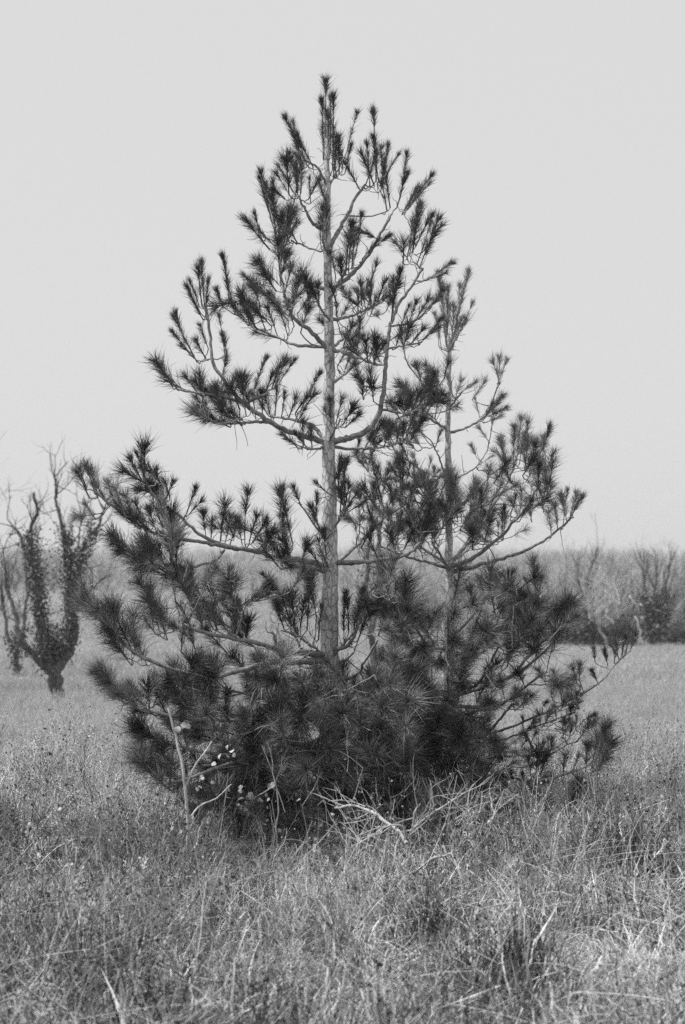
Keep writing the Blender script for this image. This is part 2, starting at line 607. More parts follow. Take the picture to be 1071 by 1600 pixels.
# upper right
b = B([(516, 385, 0), (535, 350, .05), (557, 308, .1), (572, 288, .12)], 9, 5,
  [(588, 282, 587, 174, 0), (592, 285, 582, 215, 0), (578, 290, 575, 225, 0), (600, 285, 597, 235, 0), (596, 285, 608, 226, 0),
   (602, 275, 621, 242, 0), (585, 290, 566, 240, 0), (562, 296, 535, 245, 0), (572, 288, 590, 240, 0), (605, 330, 598, 285, 0), (610, 325, 602, 275, 0), (595, 300, 602, 262, 0)], 0.08)
b = B([(517, 452, 0), (548, 430, -.05), (578, 395, -.1), (600, 355, -.15), (612, 338, -.15)], 9, 5,
  [(626, 308, 637, 242, 0), (622, 320, 634, 270, 0), (636, 328, 671, 272, 0), (632, 330, 655, 295, 0), (640, 325, 668, 285, 0), (628, 335, 648, 300, 0),
   (592, 375, 568, 360, 0), (580, 392, 606, 366, 0), (566, 405, 590, 375, 0)], 0.08)
b = B([(514, 470, 0), (530, 440, -.3), (543, 420, -.45)], 6, 4,
  [(545, 425, 548, 350, 1), (540, 430, 545, 370, 1), (550, 420, 555, 365, 0), (525, 435, 520, 395, 1), (535, 440, 530, 410, 1), (556, 400, 567, 335, 0)], 0.06)
# upper left
B([(513, 362, 0), (493, 352, -.05), (477, 328, -.1), (466, 305, -.12)], 8, 4,
  [(458, 300, 438, 258, 0), (464, 300, 462, 245, 0), (470, 302, 475, 252, 0), (446, 312, 428, 296, 1), (452, 305, 448, 250, 1), (482, 312, 497, 285, 0),
   (456, 310, 432, 270, 0), (466, 292, 455, 240, 0), (486, 318, 482, 280, 0), (460, 315, 470, 270, 1)], 0.1)
B([(513, 452, 0), (488, 446, .05), (462, 428, .1), (444, 405, .15), (438, 385, .15)], 8, 4,
  [(424, 345, 409, 268, 0), (432, 365, 418, 290, 0), (438, 372, 432, 305, 1), (440, 380, 455, 330, 1), (416, 372, 384, 338, 0), (422, 390, 383, 348, 0),
   (410, 375, 396, 336, 0), (430, 385, 404, 360, 0), (436, 385, 438, 335, 1), (442, 398, 446, 350, 1), (430, 345, 422, 285, 0), (420, 330, 406, 280, 0), (448, 380, 462, 350, 0)], 0.1)
B([(513, 395, 0), (485, 388, .1), (455, 376, .2)], 4, 3, [(452, 376, 440, 345, 1), (465, 380, 450, 355, 0), (448, 378, 458, 330, 1)], 0.1)
B([(512, 545, 0), (488, 520, -.1), (462, 498, -.2), (447, 470, -.3), (439, 430, -.3), (436, 395, -.3)], 9, 4,
  [(436, 445, 403, 408, 1), (432, 455, 412, 430, 1), (458, 480, 470, 425, 1), (452, 475, 484, 445, 1), (430, 470, 377, 432, 0), (438, 478, 398, 446, 1),
   (445, 460, 455, 415, 1), (465, 490, 490, 460, 1), (437, 420, 432, 375, 1), (438, 440, 450, 395, 1), (446, 490, 420, 462, 1), (456, 492, 462, 445, 1), (440, 410, 442, 370, 1)], 0.12)
b = B([(511, 542, 0), (465, 539, .1), (425, 524, .2), (398, 512, .25)], 7, 4,
  [(390, 505, 376, 458, 1), (402, 515, 385, 490, 1), (415, 515, 400, 475, 1), (432, 520, 420, 480, 1), (450, 525, 440, 485, 1), (470, 520, 480, 480, 1),
   (385, 500, 360, 470, 0), (440, 530, 400, 520, 1), (358, 470, 354, 400, 0), (366, 485, 358, 440, 0), (348, 478, 338, 455, 0), (460, 510, 450, 475, 1), (425, 510, 395, 478, 1), (410, 500, 388, 470, 1)], 0.15)
pine.spray(b, 6, 22, 25, 45, 1, 0.2)
# whorl at the thin-needled mid height: the long lifted limb on the left
b = B([(508, 692, 0), (478, 682, -.1), (440, 668, -.2), (405, 648, -.3), (372, 622, -.35), (346, 588, -.4), (332, 560, -.4), (327, 510, -.4), (320, 475, -.4)], 12, 5,
  [(320, 480, 313, 410, 0), (316, 478, 308, 420, 0), (314, 490, 292, 450, 0), (318, 500, 296, 465, 0), (312, 480, 300, 440, 0), (322, 495, 322, 440, 0),
   (306, 562, 272, 495, 0), (296, 550, 270, 520, 0), (312, 568, 285, 540, 0), (290, 535, 274, 490, 0), (326, 545, 312, 510, 0), (322, 560, 305, 535, 0),
   (352, 555, 344, 495, 0), (356, 565, 352, 525, 0), (345, 600, 358, 560, 0)], 0.06)
b2 = B([(380, 630, -.3), (345, 619, -.35), (305, 614, -.4), (275, 606, -.42)], 6, 4,
  [(276, 606, 243, 563, 1), (270, 604, 250, 572, 1), (290, 610, 262, 594, 1), (308, 612, 290, 590, 1), (322, 616, 306, 598, 1), (282, 606, 256, 580, 0), (315, 618, 312, 588, 1)], 0.06)
b3 = B([(420, 660, -.2), (390, 660, -.3), (350, 662, -.35), (325, 655, -.4)], 6, 4,
  [(330, 655, 306, 622, 1), (345, 660, 312, 645, 1), (352, 655, 335, 618, 1), (368, 655, 355, 615, 1), (385, 650, 376, 596, 1), (392, 640, 380, 590, 1), (336, 662, 305, 640, 1),
   (400, 655, 395, 615, 1), (360, 668, 325, 652, 1), (378, 664, 350, 640, 1), (410, 650, 412, 612, 1), (345, 640, 322, 610, 1), (425, 658, 415, 620, 1), (375, 640, 362, 605, 1)], 0.15)
pine.spray(b3, 8, 22, 28, 45, 1, 0.1)
b4 = B([(385, 630, -.3), (412, 617, -.4), (435, 600, -.45)], 5, 3, [(430, 602, 446, 562, 1), (425, 608, 436, 575, 0), (415, 615, 425, 585, 0), (395, 620, 410, 560, 0), (438, 596, 458, 562, 0)], 0.05)
b5 = B([(508, 688, 0), (486, 664, .1), (452, 656, .2), (425, 650, .25)], 9, 4,
  [(440, 652, 448, 615, 0), (452, 652, 462, 622, 0), (462, 645, 478, 620, 0), (470, 642, 497, 582, 0), (474, 640, 492, 615, 0), (430, 650, 435, 600, 0), (465, 660, 475, 640, 0), (420, 650, 400, 620, 1)], 0.1)
B([(508, 700, 0), (488, 702, -.2), (468, 698, -.35)], 5, 3, [(470, 698, 448, 686, 0), (480, 700, 465, 678, 0), (474, 696, 474, 660, 0), (488, 700, 486, 672, 0), (466, 700, 446, 678, 0)], 0.05)
B([(514, 690, -.04), (526, 668, -.2), (532, 655, -.3)], 5, 3, [(518, 665, 514, 625, 1), (525, 662, 536, 622, 1), (535, 665, 552, 640, 1), (540, 668, 560, 650, 0), (512, 655, 508, 640, 1)], 0.05)
# the lifted limb on the right
b = B([(522, 690, 0), (548, 684, -.1), (575, 672, -.2), (592, 648, -.25), (600, 610, -.3), (604, 560, -.3), (608, 520, -.3), (622, 478, -.3), (645, 445, -.3), (660, 420, -.3)], 12, 5,
  [(656, 418, 684, 342, 0), (652, 412, 676, 350, 0), (662, 410, 680, 365, 0), (640, 398, 660, 320, 0), (645, 395, 652, 335, 0), (636, 405, 648, 350, 0), (634, 400, 618, 380, 1), (630, 412, 632, 380, 1),
   (668, 438, 706, 410, 0), (660, 440, 696, 425, 0), (612, 500, 617, 425, 0), (615, 490, 612, 440, 0), (650, 385, 672, 335, 0), (648, 375, 655, 328, 0), (660, 395, 690, 355, 0)], 0.07)
b6 = B([(604, 545, -.3), (632, 540, -.35), (660, 535, -.4)], 4, 3, [(655, 538, 682, 510, 0), (640, 540, 660, 515, 0), (630, 542, 640, 512, 1), (618, 545, 626, 515, 0), (662, 530, 690, 500, 0)], 0.1)
b7 = B([(610, 510, -.3), (640, 505, -.2), (665, 490, -.15)], 4, 3, [(660, 492, 684, 462, 0), (650, 500, 668, 470, 0), (640, 502, 650, 475, 0), (670, 485, 690, 455, 0), (628, 505, 640, 480, 0)], 0.1)
b8 = B([(518, 500, 0), (545, 495, .1), (575, 482, .2), (600, 470, .25)], 7, 3,
  [(565, 482, 550, 470, 0), (580, 478, 578, 445, 0), (590, 472, 600, 440, 0), (598, 470, 625, 448, 0), (560, 488, 558, 460, 0), (575, 485, 600, 468, 0)], 0.15)
pine.spray(b8, 9, 20, 22, 38, 0, 0.2)
b9 = B([(519, 545, 0), (550, 555, -.2), (585, 568, -.3), (600, 570, -.35)], 7, 4,
  [(560, 560, 552, 530, 1), (575, 565, 570, 535, 1), (585, 568, 590, 540, 1), (565, 558, 545, 545, 0), (598, 570, 588, 555, 1)], 0.15)
pine.spray(b9, 9, 20, 22, 38, 0, 0.1)
b10 = B([(598, 605, -.3), (575, 605, -.4), (560, 600, -.45)], 4, 3, [(565, 605, 555, 570, 1), (572, 612, 560, 590, 1), (568, 625, 564, 600, 0), (580, 608, 578, 580, 1)], 0.05)
b11 = B([(596, 640, -.2), (630, 645, -.1), (660, 635, 0), (675, 615, .05)], 5, 3,
  [(650, 640, 672, 600, 1), (660, 640, 690, 615, 1), (640, 648, 655, 615, 1), (668, 625, 682, 585, 1), (630, 650, 640, 620, 1)], 0.15)
pine.spray(b11, 7, 26, 25, 42, 1, 0.2)
b12 = B([(522, 698, 0), (560, 702, .1), (600, 698, .2), (640, 685, .25)], 6, 3,
  [(630, 690, 650, 660, 1), (600, 698, 612, 668, 1), (615, 692, 600, 660, 1), (555, 715, 562, 690, 0), (580, 712, 592, 690, 0), (640, 688, 660, 655, 1)], 0.12)
pine.spray(b12, 9, 20, 24, 40, 1, 0.35)
# second limb of the mid crown towards the back and the viewer
b = B([(517, 600, 0), (545, 580, .5), (570, 545, .8)], 7, 4); pine.spray(b, 8, 30, 25, 42, 0, 0.3)
b = B([(517, 545, 0), (535, 530, .4), (560, 500, .7), (580, 470, .9)], 7, 4); pine.spray(b, 8, 24, 25, 40, 0, 0.3)
b = B([(516, 500, 0), (505, 488, -.3), (495, 470, -.5)], 5, 3); pine.spray(b, 4, 14, 24, 38, 0, 0.3)
b = B([(514, 400, 0), (508, 385, -.2), (505, 365, -.25)], 5, 3, [(505, 375, 503, 325, 1), (510, 372, 512, 330, 1), (502, 385, 498, 345, 0), (514, 330, 500, 285, 0)], 0.03)
# whorl at 885: the long limb to the left with lifted ends
b = B([(510, 884, 0), (470, 876, -.1), (425, 868, -.15), (380, 858, -.2), (345, 850, -.25), (312, 835, -.3), (288, 812, -.3), (266, 795, -.3), (248, 782, -.3)], 12, 5,
  [(228, 752, 217, 708, 0), (222, 750, 204, 720, 0), (230, 752, 242, 732, 0), (225, 755, 222, 715, 0), (248, 782, 238, 755, 1), (256, 786, 272, 752, 0), (292, 802, 306, 762, 0), (296, 804, 312, 782, 0), (262, 795, 250, 765, 1),
   (345, 845, 348, 788, 1), (352, 848, 362, 808, 1), (360, 850, 372, 815, 1), (383, 842, 379, 768, 1), (390, 846, 400, 805, 1), (378, 848, 372, 810, 1), (395, 848, 412, 818, 1),
   (322, 838, 318, 800, 1), (330, 842, 332, 815, 1), (418, 862, 416, 815, 0), (405, 858, 428, 830, 0)], 0.12)
pine.spray(b, 12, 18, 24, 42, 1, 0.25)
b = B([(372, 858, -.2), (330, 850, -.4), (285, 842, -.5), (240, 832, -.55), (205, 812, -.6), (172, 788, -.6), (148, 765, -.6)], 8, 4,
  [(148, 768, 135, 726, 1), (152, 775, 145, 735, 1), (185, 800, 168, 755, 1), (198, 812, 180, 762, 1), (212, 822, 195, 775, 1), (228, 828, 214, 785, 1), (245, 832, 232, 795, 1),
   (258, 835, 248, 800, 1), (272, 838, 270, 800, 1), (168, 788, 152, 760, 0), (150, 812, 136, 790, 0), (218, 826, 188, 800, 1), (240, 834, 215, 812, 1)], 0.08, 1)
pine.spray(b, 8, 14, 26, 44, 1, 0.5)
b = B([(350, 860, -.2), (335, 876, -.4), (298, 886, -.5), (255, 880, -.6), (225, 868, -.6)], 6, 4,
  [(212, 870, 178, 845, 2), (225, 880, 190, 860, 2), (240, 892, 210, 872, 2), (245, 882, 225, 845, 2), (260, 885, 232, 860, 2), (268, 875, 262, 838, 1), (205, 862, 178, 835, 1), (275, 882, 278, 848, 1), (250, 895, 225, 885, 1), (262, 850, 268, 815, 1)], 0.08, 1)
pine.spray(b, 6, 14, 26, 40, 2, 0.5)
b = B([(510, 893, 0), (470, 886, -.3), (440, 889, -.5)], 8, 4, [(450, 862, 440, 805, 1), (458, 850, 437, 768, 1), (455, 880, 445, 845, 1), (435, 885, 415, 860, 1), (470, 882, 480, 852, 1), (440, 812, 436, 766, 0)], 0.08)
pine.spray(b, 6, 20, 24, 40, 1, 0.2)
b = B([(508, 840, 0), (490, 818, -.2), (468, 785, -.3)], 4, 3, [(470, 788, 460, 765, 0), (492, 818, 500, 775, 0), (500, 828, 488, 795, 0)], 0.03)
b = B([(513, 885, -.05), (506, 870, -.35), (500, 855, -.45)], 5, 3, [(506, 885, 498, 845, 1), (510, 870, 507, 830, 1), (502, 888, 488, 862, 0)], 0.03)
b = B([(521, 880, 0), (560, 878, -.1), (600, 874, -.2), (638, 866, -.25), (655, 850, -.3)], 11, 6, [(650, 850, 640, 815, 1), (660, 850, 672, 818, 1), (620, 868, 612, 835, 1), (590, 872, 578, 840, 1)], 0.1)
pine.spray(b, 14, 30, 26, 42, 0, 0.25)
b = B([(520, 830, 0), (535, 800, -.1), (550, 765, -.1)], 5, 3, [(532, 800, 536, 722, 0), (536, 800, 560, 772, 0), (530, 815, 545, 790, 0), (528, 770, 533, 720, 0), (545, 800, 566, 785, 0)], 0.05)
pine.spray(b, 5, 12, 22, 36, 0, 0.3)
b = B([(520, 885, 0), (560, 850, .4), (600, 810, .7), (640, 785, .9)], 8, 4, [(600, 800, 588, 742, 0), (615, 790, 610, 760, 0), (640, 775, 655, 742, 0), (626, 760, 622, 712, 1), (630, 765, 628, 722, 1), (582, 820, 575, 780, 0)], 0.1)
pine.spray(b, 16, 36, 26, 44, 0, 0.3)
# whorl at 1020: bare pale limbs left, big dark shoots at the end
b = B([(506, 1022, 0), (470, 1020, -.3), (440, 1017, -.5), (405, 1005, -.6), (368, 998, -.7), (325, 990, -.8), (285, 975, -.85)], 14, 6,
  [(272, 985, 234, 935, 2), (240, 985, 234, 918, 1), (250, 990, 240, 945, 2), (262, 1000, 250, 960, 2), (300, 985, 285, 945, 1), (318, 985, 310, 950, 1), (385, 946, 423, 912, 1), (400, 940, 424, 920, 1), (372, 950, 410, 925, 1),
   (340, 985, 332, 950, 1), (365, 990, 370, 955, 1), (300, 1000, 270, 975, 1), (332, 930, 356, 888, 0), (318, 925, 326, 895, 0), (345, 935, 352, 905, 0), (275, 940, 268, 895, 0), (290, 930, 300, 890, 0)], 0.12, 1)
pine.spray(b, 10, 24, 28, 46, 2, 0.45)
b = B([(506, 1032, 0), (465, 1034, -.4), (420, 1036, -.7), (365, 1050, -.9), (325, 1060, -1.0), (285, 1050, -1.05), (245, 1036, -1.1), (210, 1018, -1.1), (170, 985, -1.1)], 13, 6,
  [(168, 985, 124, 918, 2), (178, 992, 132, 935, 2), (196, 1008, 148, 950, 2), (205, 1012, 175, 955, 2), (212, 1020, 205, 962, 2), (200, 1030, 168, 985, 2), (222, 1030, 200, 985, 2), (205, 1038, 178, 1005, 2), (230, 1040, 215, 1000, 1), (160, 975, 130, 940, 2), (185, 1000, 172, 945, 2)], 0.06, 2)
b = B([(430, 1015, -.5), (431, 1002, -.52), (428, 990, -.53), (419, 987, -.54)], 6, 4)
b = B([(510, 1100, 0), (440, 1120, -.6), (370, 1125, -.9), (290, 1122, -1.1), (222, 1108, -1.2)], 11, 5,
  [(205, 1100, 154, 1046, 2), (195, 1098, 165, 1062, 2), (222, 1108, 186, 1085, 2), (226, 1105, 246, 1065, 1), (235, 1112, 205, 1085, 1), (180, 1085, 154, 1050, 2), (245, 1118, 215, 1108, 1), (262, 1118, 245, 1085, 1)], 0.06, 2)
pine.spray(b, 4, 14, 28, 44, 1, 0.3)
b = B([(512, 1150, 0), (430, 1180, -.6), (340, 1178, -1.0), (275, 1165, -1.15)], 10, 5,
  [(255, 1160, 212, 1132, 2), (268, 1166, 225, 1148, 2), (285, 1168, 262, 1128, 2), (290, 1175, 248, 1158, 2), (245, 1156, 216, 1138, 2)], 0.06, 2)
pine.spray(b, 3, 14, 28, 40, 1, 0.3)
b = B([(512, 1190, 0), (440, 1200, -.6), (370, 1190, -1.0), (300, 1215, -1.2), (262, 1225, -1.25)], 10, 5,
  [(252, 1225, 217, 1172, 2), (265, 1228, 232, 1188, 2), (278, 1225, 255, 1172, 2), (285, 1230, 262, 1200, 2), (240, 1215, 220, 1190, 2), (295, 1222, 285, 1180, 1), (272, 1238, 248, 1222, 2)], 0.06, 2)
pine.spray(b, 2, 14, 26, 40, 1, 0.3)
b = B([(512, 1215, 0), (450, 1235, -.6), (400, 1255, -.9), (345, 1285, -1.1)], 9, 4, [(330, 1262, 305, 1240, 1), (350, 1275, 330, 1245, 1), (390, 1250, 380, 1218, 1), (310, 1270, 286, 1252, 1)], 0.08)
pine.spray(b, 6, 14, 25, 38, 1, 0.3)
b = B([(515, 1030, 0), (490, 1012, -.15), (468, 995, -.25), (440, 985, -.3)], 6, 4,
  [(462, 988, 458, 930, 1), (480, 985, 486, 900, 1), (495, 965, 484, 905, 1), (445, 985, 430, 942, 1), (470, 980, 474, 940, 1), (498, 1000, 500, 950, 0), (455, 975, 440, 930, 1)], 0.1)
b = B([(516, 1030, 0), (535, 1010, -.1), (555, 985, -.15)], 6, 4,
  [(538, 1000, 535, 940, 0), (550, 1008, 556, 940, 1), (556, 985, 566, 922, 1), (545, 985, 546, 930, 0), (560, 1000, 575, 950, 1)], 0.1)
# inner limbs of the dense skirt, front, back and sides
LOW = []
for (px, py, dd, y0) in [(300, 1090, -.3, 1060), (360, 1080, -.7, 1060), (430, 1075, -.95, 1050), (480, 1110, -1.1, 1080), (540, 1085, -1.1, 1060), (600, 1110, -1.0, 1100),
                         (590, 1000, -.6, 1040), (460, 990, -.1, 1020), (420, 960, .4, 1020), (575, 960, .5, 1010), (480, 950, .8, 1010), (400, 1150, .5, 1150), (600, 1150, .6, 1150),
                         (330, 1200, -.2, 1200), (430, 1200, -.9, 1200), (520, 1190, -1.1, 1190), (600, 1190, -.8, 1190), (575, 940, -.3, 990)]:
    bb = B([(514, y0 + 25, 0), ((514 + px) / 2, y0 + 18, dd * .5), ((514 + 3 * px) / 4, (y0 + py) / 2 + 14, dd * .78), (px, py, dd)], 9, 4)
    LOW.append(bb)
pine.fill([(235, 1100), (300, 1070), (330, 1040), (420, 1040), (500, 1085), (560, 1070), (640, 1010), (650, 1210), (360, 1215), (330, 1150)], 165, (-1.25, .3), 30, 56, 2, 0.55, 0.5, LOW, 0.5)
pine.fill([(430, 1075), (640, 1070), (640, 1245), (430, 1245)], 70, (-1.35, -.5), 26, 50, 2, 0.6, 0.3, LOW, 0.45)
pine.fill([(290, 915), (480, 930), (475, 1010), (280, 1030)], 30, (-.5, .9), 26, 50, 1, 0.9, 0.4, LOW)
pine.fill([(270, 1200), (400, 1180), (420, 1285), (320, 1290)], 22, (-1.2, .2), 24, 40, 1, 0.3, 0.9, LOW)
pine.fill([(568, 915), (620, 930), (640, 1010), (562, 1010)], 22, (-.9, .6), 35, 60, 2, 0.9, 0.3, LOW, 0.3)
pine.fill([(380, 1180), (640, 1180), (640, 1270), (380, 1270)], 75, (-1.2, .5), 26, 44, 2, 0.3, 0.8, LOW, 0.3)
pine.fill([(400, 1090), (640, 1080), (640, 1250), (420, 1250)], 60, (-.3, 1.0), 30, 50, 2, .5, .5, LOW)
pine.fill([(330, 1235), (640, 1235), (620, 1318), (380, 1318)], 48, (-1.25, -.4), 24, 42, 2, .35, .7, LOW)
pine.finish([(518, 1312), (517, 1200), (515, 1020), (516, 880), (514, 690), (515, 545), (513, 445), (511, 350), (512, 275), (510, 190)], [36, 32, 29, 26, 24, 20, 16, 13, 11, 5])

SD = 9.7
pine2 = Pine((at(704, 1270, SD)[0], SD, float(gz(at(704, 1270, SD)[0], SD))), SD,
             'shorter pine with the thin trunk, growing close behind the taller one', 'two young pines in the field')
B = pine2.branch
B([(702, 545, 0), (698, 525, 0), (694, 490, 0)], 6, 4, [(697, 535, 692, 430, 0), (694, 520, 690, 445, 0), (698, 530, 700, 450, 0), (690, 545, 682, 490, 0), (686, 540, 684, 500, 0), (700, 545, 696, 480, 0)], 0.04)
B([(703, 548, 0), (712, 510, .05), (720, 470, .05)], 6, 4, [(718, 490, 729, 424, 0), (714, 505, 722, 450, 0), (706, 530, 712, 480, 0), (708, 545, 716, 500, 0)], 0.03)
B([(703, 550, 0), (712, 530, -.05), (725, 505, -.08)], 5, 3, [(726, 504, 739, 474, 0), (716, 525, 726, 500, 0)], 0.03)
B([(702, 676, 0), (730, 668, .1), (755, 652, .15), (768, 632, .15), (778, 605, .15)], 6, 3,
  [(779, 598, 782, 560, 0), (779, 598, 792, 562, 0), (780, 596, 774, 566, 0), (764, 645, 784, 622, 0), (756, 655, 770, 635, 0), (750, 652, 742, 625, 0), (760, 660, 780, 650, 0), (764, 650, 788, 640, 0), (738, 625, 755, 598, 0)], 0.06)
B([(702, 640, 0), (720, 615, -.1), (735, 600, -.15)], 4, 3, [(712, 622, 720, 596, 0), (722, 612, 742, 598, 0), (708, 620, 700, 590, 0)], 0.05)
b = B([(701, 672, 0), (672, 655, -.1), (640, 648, -.2), (620, 655, -.25)], 5, 3, [(625, 655, 612, 630, 1), (640, 650, 638, 612, 1), (660, 652, 665, 610, 1), (680, 650, 688, 615, 1)], 0.1)
pine2.spray(b, 8, 32, 24, 40, 1, 0.1)
b = B([(700, 620, 0), (680, 605, -.2), (660, 600, -.3)], 4, 3); pine2.spray(b, 4, 24, 26, 42, 1, 0.1)
b = B([(701, 752, 0), (725, 742, .2), (745, 728, .3), (763, 700, .35), (768, 665, .35)], 4, 2, [(745, 715, 738, 698, 0), (764, 690, 750, 670, 0), (768, 672, 772, 645, 0), (755, 722, 770, 712, 0), (748, 735, 765, 735, 0)], 0.05)
b = B([(700, 752, 0), (690, 725, -.1), (680, 700, -.15), (665, 680, -.2), (650, 672, -.2)], 4, 2, [(668, 690, 650, 662, 0), (660, 700, 644, 682, 0), (680, 700, 690, 675, 0), (652, 705, 636, 690, 0)], 0.05)
b = B([(699, 748, 0), (665, 738, .1), (640, 722, .1), (618, 705, .1), (596, 695, .1)], 4, 2, [(640, 722, 628, 695, 0), (620, 708, 606, 684, 0), (600, 700, 580, 685, 0), (655, 735, 645, 712, 0), (670, 738, 672, 718, 0)], 0.05)
b = B([(700, 800, 0), (660, 788, -.1), (630, 775, -.2), (600, 760, -.2), (578, 728, -.2)], 5, 2, [(628, 755, 622, 714, 1), (634, 760, 640, 725, 0), (652, 765, 658, 742, 1), (602, 765, 590, 735, 1), (598, 770, 606, 740, 0), (640, 780, 652, 755, 0), (580, 735, 566, 715, 0), (575, 730, 582, 708, 0)], 0.05)
pine2.spray(b, 8, 18, 26, 40, 0, 0.2)
# whorl at 890: the big dense sail of shoots to the right
RG = []
RG.append(B([(706, 893, 0), (760, 880, -.1), (812, 864, -.2), (850, 845, -.25), (880, 822, -.25), (893, 808, -.25)], 9, 4,
  [(880, 822, 886, 765, 0), (886, 815, 878, 775, 1), (893, 806, 906, 778, 0), (890, 812, 898, 775, 0), (872, 830, 868, 790, 1), (895, 805, 900, 770, 0), (862, 838, 858, 800, 1)], 0.05))
RG.append(B([(706, 886, 0), (742, 870, -.3), (785, 835, -.4), (820, 795, -.5), (846, 752, -.5)], 9, 4,
  [(848, 745, 848, 684, 1), (852, 750, 856, 692, 1), (842, 755, 840, 695, 2), (856, 768, 866, 720, 1), (850, 775, 852, 735, 2), (846, 790, 856, 755, 2)], 0.06))
RG.append(B([(704, 880, 0), (735, 845, .2), (765, 800, .3), (795, 750, .35), (808, 715, .35)], 8, 4,
  [(808, 722, 811, 650, 1), (812, 725, 818, 660, 1), (802, 728, 805, 668, 1), (792, 722, 782, 688, 1), (795, 730, 776, 705, 0), (820, 735, 825, 690, 1)], 0.06))
RG.append(B([(702, 800, 0), (740, 775, .1), (765, 745, .2), (795, 722, .25)], 6, 3))
pine2.fill([(790, 725), (815, 700), (855, 715), (862, 780), (840, 830), (790, 850), (735, 865), (700, 840), (690, 790), (720, 775), (760, 770)], 56, (-.8, .6), 26, 48, 1, 1.0, 0.35, RG)
pine2.fill([(672, 770), (720, 760), (730, 830), (660, 850)], 20, (-.6, .5), 30, 50, 1, 1.0, 0.2, RG)
LF = []
LF.append(B([(700, 888, 0), (660, 876, -.3), (625, 866, -.5), (590, 850, -.6)], 7, 3))
LF.append(B([(700, 882, 0), (665, 860, .1), (630, 830, .1), (600, 800, .1)], 6, 3))
LF.append(B([(702, 890, 0), (690, 870, -.6), (675, 845, -1.0)], 7, 3))
pine2.fill([(560, 790), (620, 775), (690, 790), (690, 875), (610, 870), (550, 855)], 36, (-.7, .5), 26, 42, 1, 1.0, 0.2, LF)
# lower limbs and skirt on the right
LR = []
for (px, py, dd, y0) in [(640, 960, -.6, 1000), (700, 960, -1.0, 1000), (760, 930, -.8, 990), (820, 930, -.5, 990), (870, 980, -.6, 1050), (850, 1050, -.9, 1090), (780, 1010, -1.2, 1060),
                         (700, 1040, -1.4, 1080), (640, 1060, -1.2, 1090), (720, 1120, -1.3, 1140), (800, 1100, -1.0, 1140), (660, 1150, -1.0, 1160), (740, 1180, -.9, 1180),
                         (760, 990, .6, 1020), (830, 1040, .5, 1060), (690, 950, .6, 1000), (640, 1200, -.8, 1200)]:
    LR.append(B([(703, y0 + 15, 0), ((703 + px) / 2, y0 + 12, dd * .5), ((703 + 3 * px) / 4, (y0 + py) / 2 + 10, dd * .78), (px, py, dd)], 9, 4))
B([(703, 1010, 0), (770, 985, -.2), (815, 950, -.3), (838, 925, -.3)], 7, 4, [(838, 930, 831, 878, 1), (842, 935, 836, 890, 1), (836, 945, 850, 905, 1), (832, 940, 822, 905, 0)], 0.04)
B([(703, 1090, 0), (790, 1060, -.4), (850, 1020, -.6), (878, 985, -.6)], 8, 4, [(878, 998, 886, 942, 2), (884, 1000, 896, 950, 1), (872, 1005, 870, 960, 2), (866, 1015, 872, 970, 2), (886, 990, 892, 945, 1)], 0.05)
B([(703, 1000, 0), (740, 960, -.3), (765, 925, -.4)], 6, 4, [(765, 935, 764, 888, 2), (770, 938, 778, 900, 1), (758, 940, 752, 905, 2), (742, 955, 735, 918, 1)], 0.05)
pine2.fill([(610, 960), (690, 935), (760, 925), (835, 930), (885, 985), (862, 1070), (800, 1120), (760, 1160), (640, 1180), (610, 1100)], 118, (-1.5, .2), 30, 60, 2, 0.6, 0.5, LR, 0.45)
pine2.fill([(600, 1120), (760, 1130), (780, 1190), (740, 1265), (600, 1265)], 85, (-1.5, .4), 26, 46, 2, 0.3, 0.8, LR, 0.4)
pine2.fill([(690, 1160), (790, 1160), (850, 1200), (840, 1262), (760, 1290), (670, 1285)], 48, (-1.3, .3), 24, 42, 1, 0.4, 0.9, LR)
pine2.fill([(630, 1140), (740, 1140), (750, 1290), (640, 1290)], 34, (-1.3, .5), 26, 44, 1, 0.35, 0.8, LR)
pine2.fill([(600, 1235), (810, 1235), (770, 1320), (620, 1322)], 38, (-2.1, -1.1), 24, 42, 2, 0.35, 0.7, LR)
# long thin straggling limbs low on the right
B([(703, 1165, 0), (800, 1135, -.5), (880, 1100, -.8), (935, 1070, -.95), (965, 1035, -1.0), (988, 1015, -1.0)], 6, 2,
  [(905, 1062, 908, 1040, 1), (902, 1068, 896, 1044, 1), (930, 1035, 928, 1015, 0), (950, 1040, 946, 1018, 0), (960, 1035, 962, 1008, 0), (978, 1020, 985, 985, 0), (985, 1016, 995, 992, 0), (900, 1100, 902, 1085, 1), (906, 1108, 892, 1090, 1),
   (935, 1068, 925, 1050, 0), (968, 1030, 958, 1010, 0), (872, 1070, 866, 1050, 0), (972, 1024, 975, 996, 0)], 0.03)
b = B([(703, 1180, 0), (790, 1155, -.4), (850, 1130, -.7), (900, 1112, -.85)], 5, 2, [(845, 1135, 842, 1115, 1), (870, 1125, 866, 1108, 0), (895, 1115, 905, 1098, 1), (830, 1160, 822, 1148, 1), (885, 1140, 880, 1125, 0)], 0.05)
b = B([(703, 1195, 0), (790, 1182, -.5), (850, 1180, -.8), (900, 1158, -.9), (920, 1140, -.9)], 5, 2, [(905, 1155, 920, 1135, 1), (880, 1150, 892, 1130, 1), (900, 1140, 900, 1120, 0), (915, 1142, 930, 1130, 1), (858, 1175, 856, 1155, 0), (830, 1160, 838, 1145, 1)], 0.05)
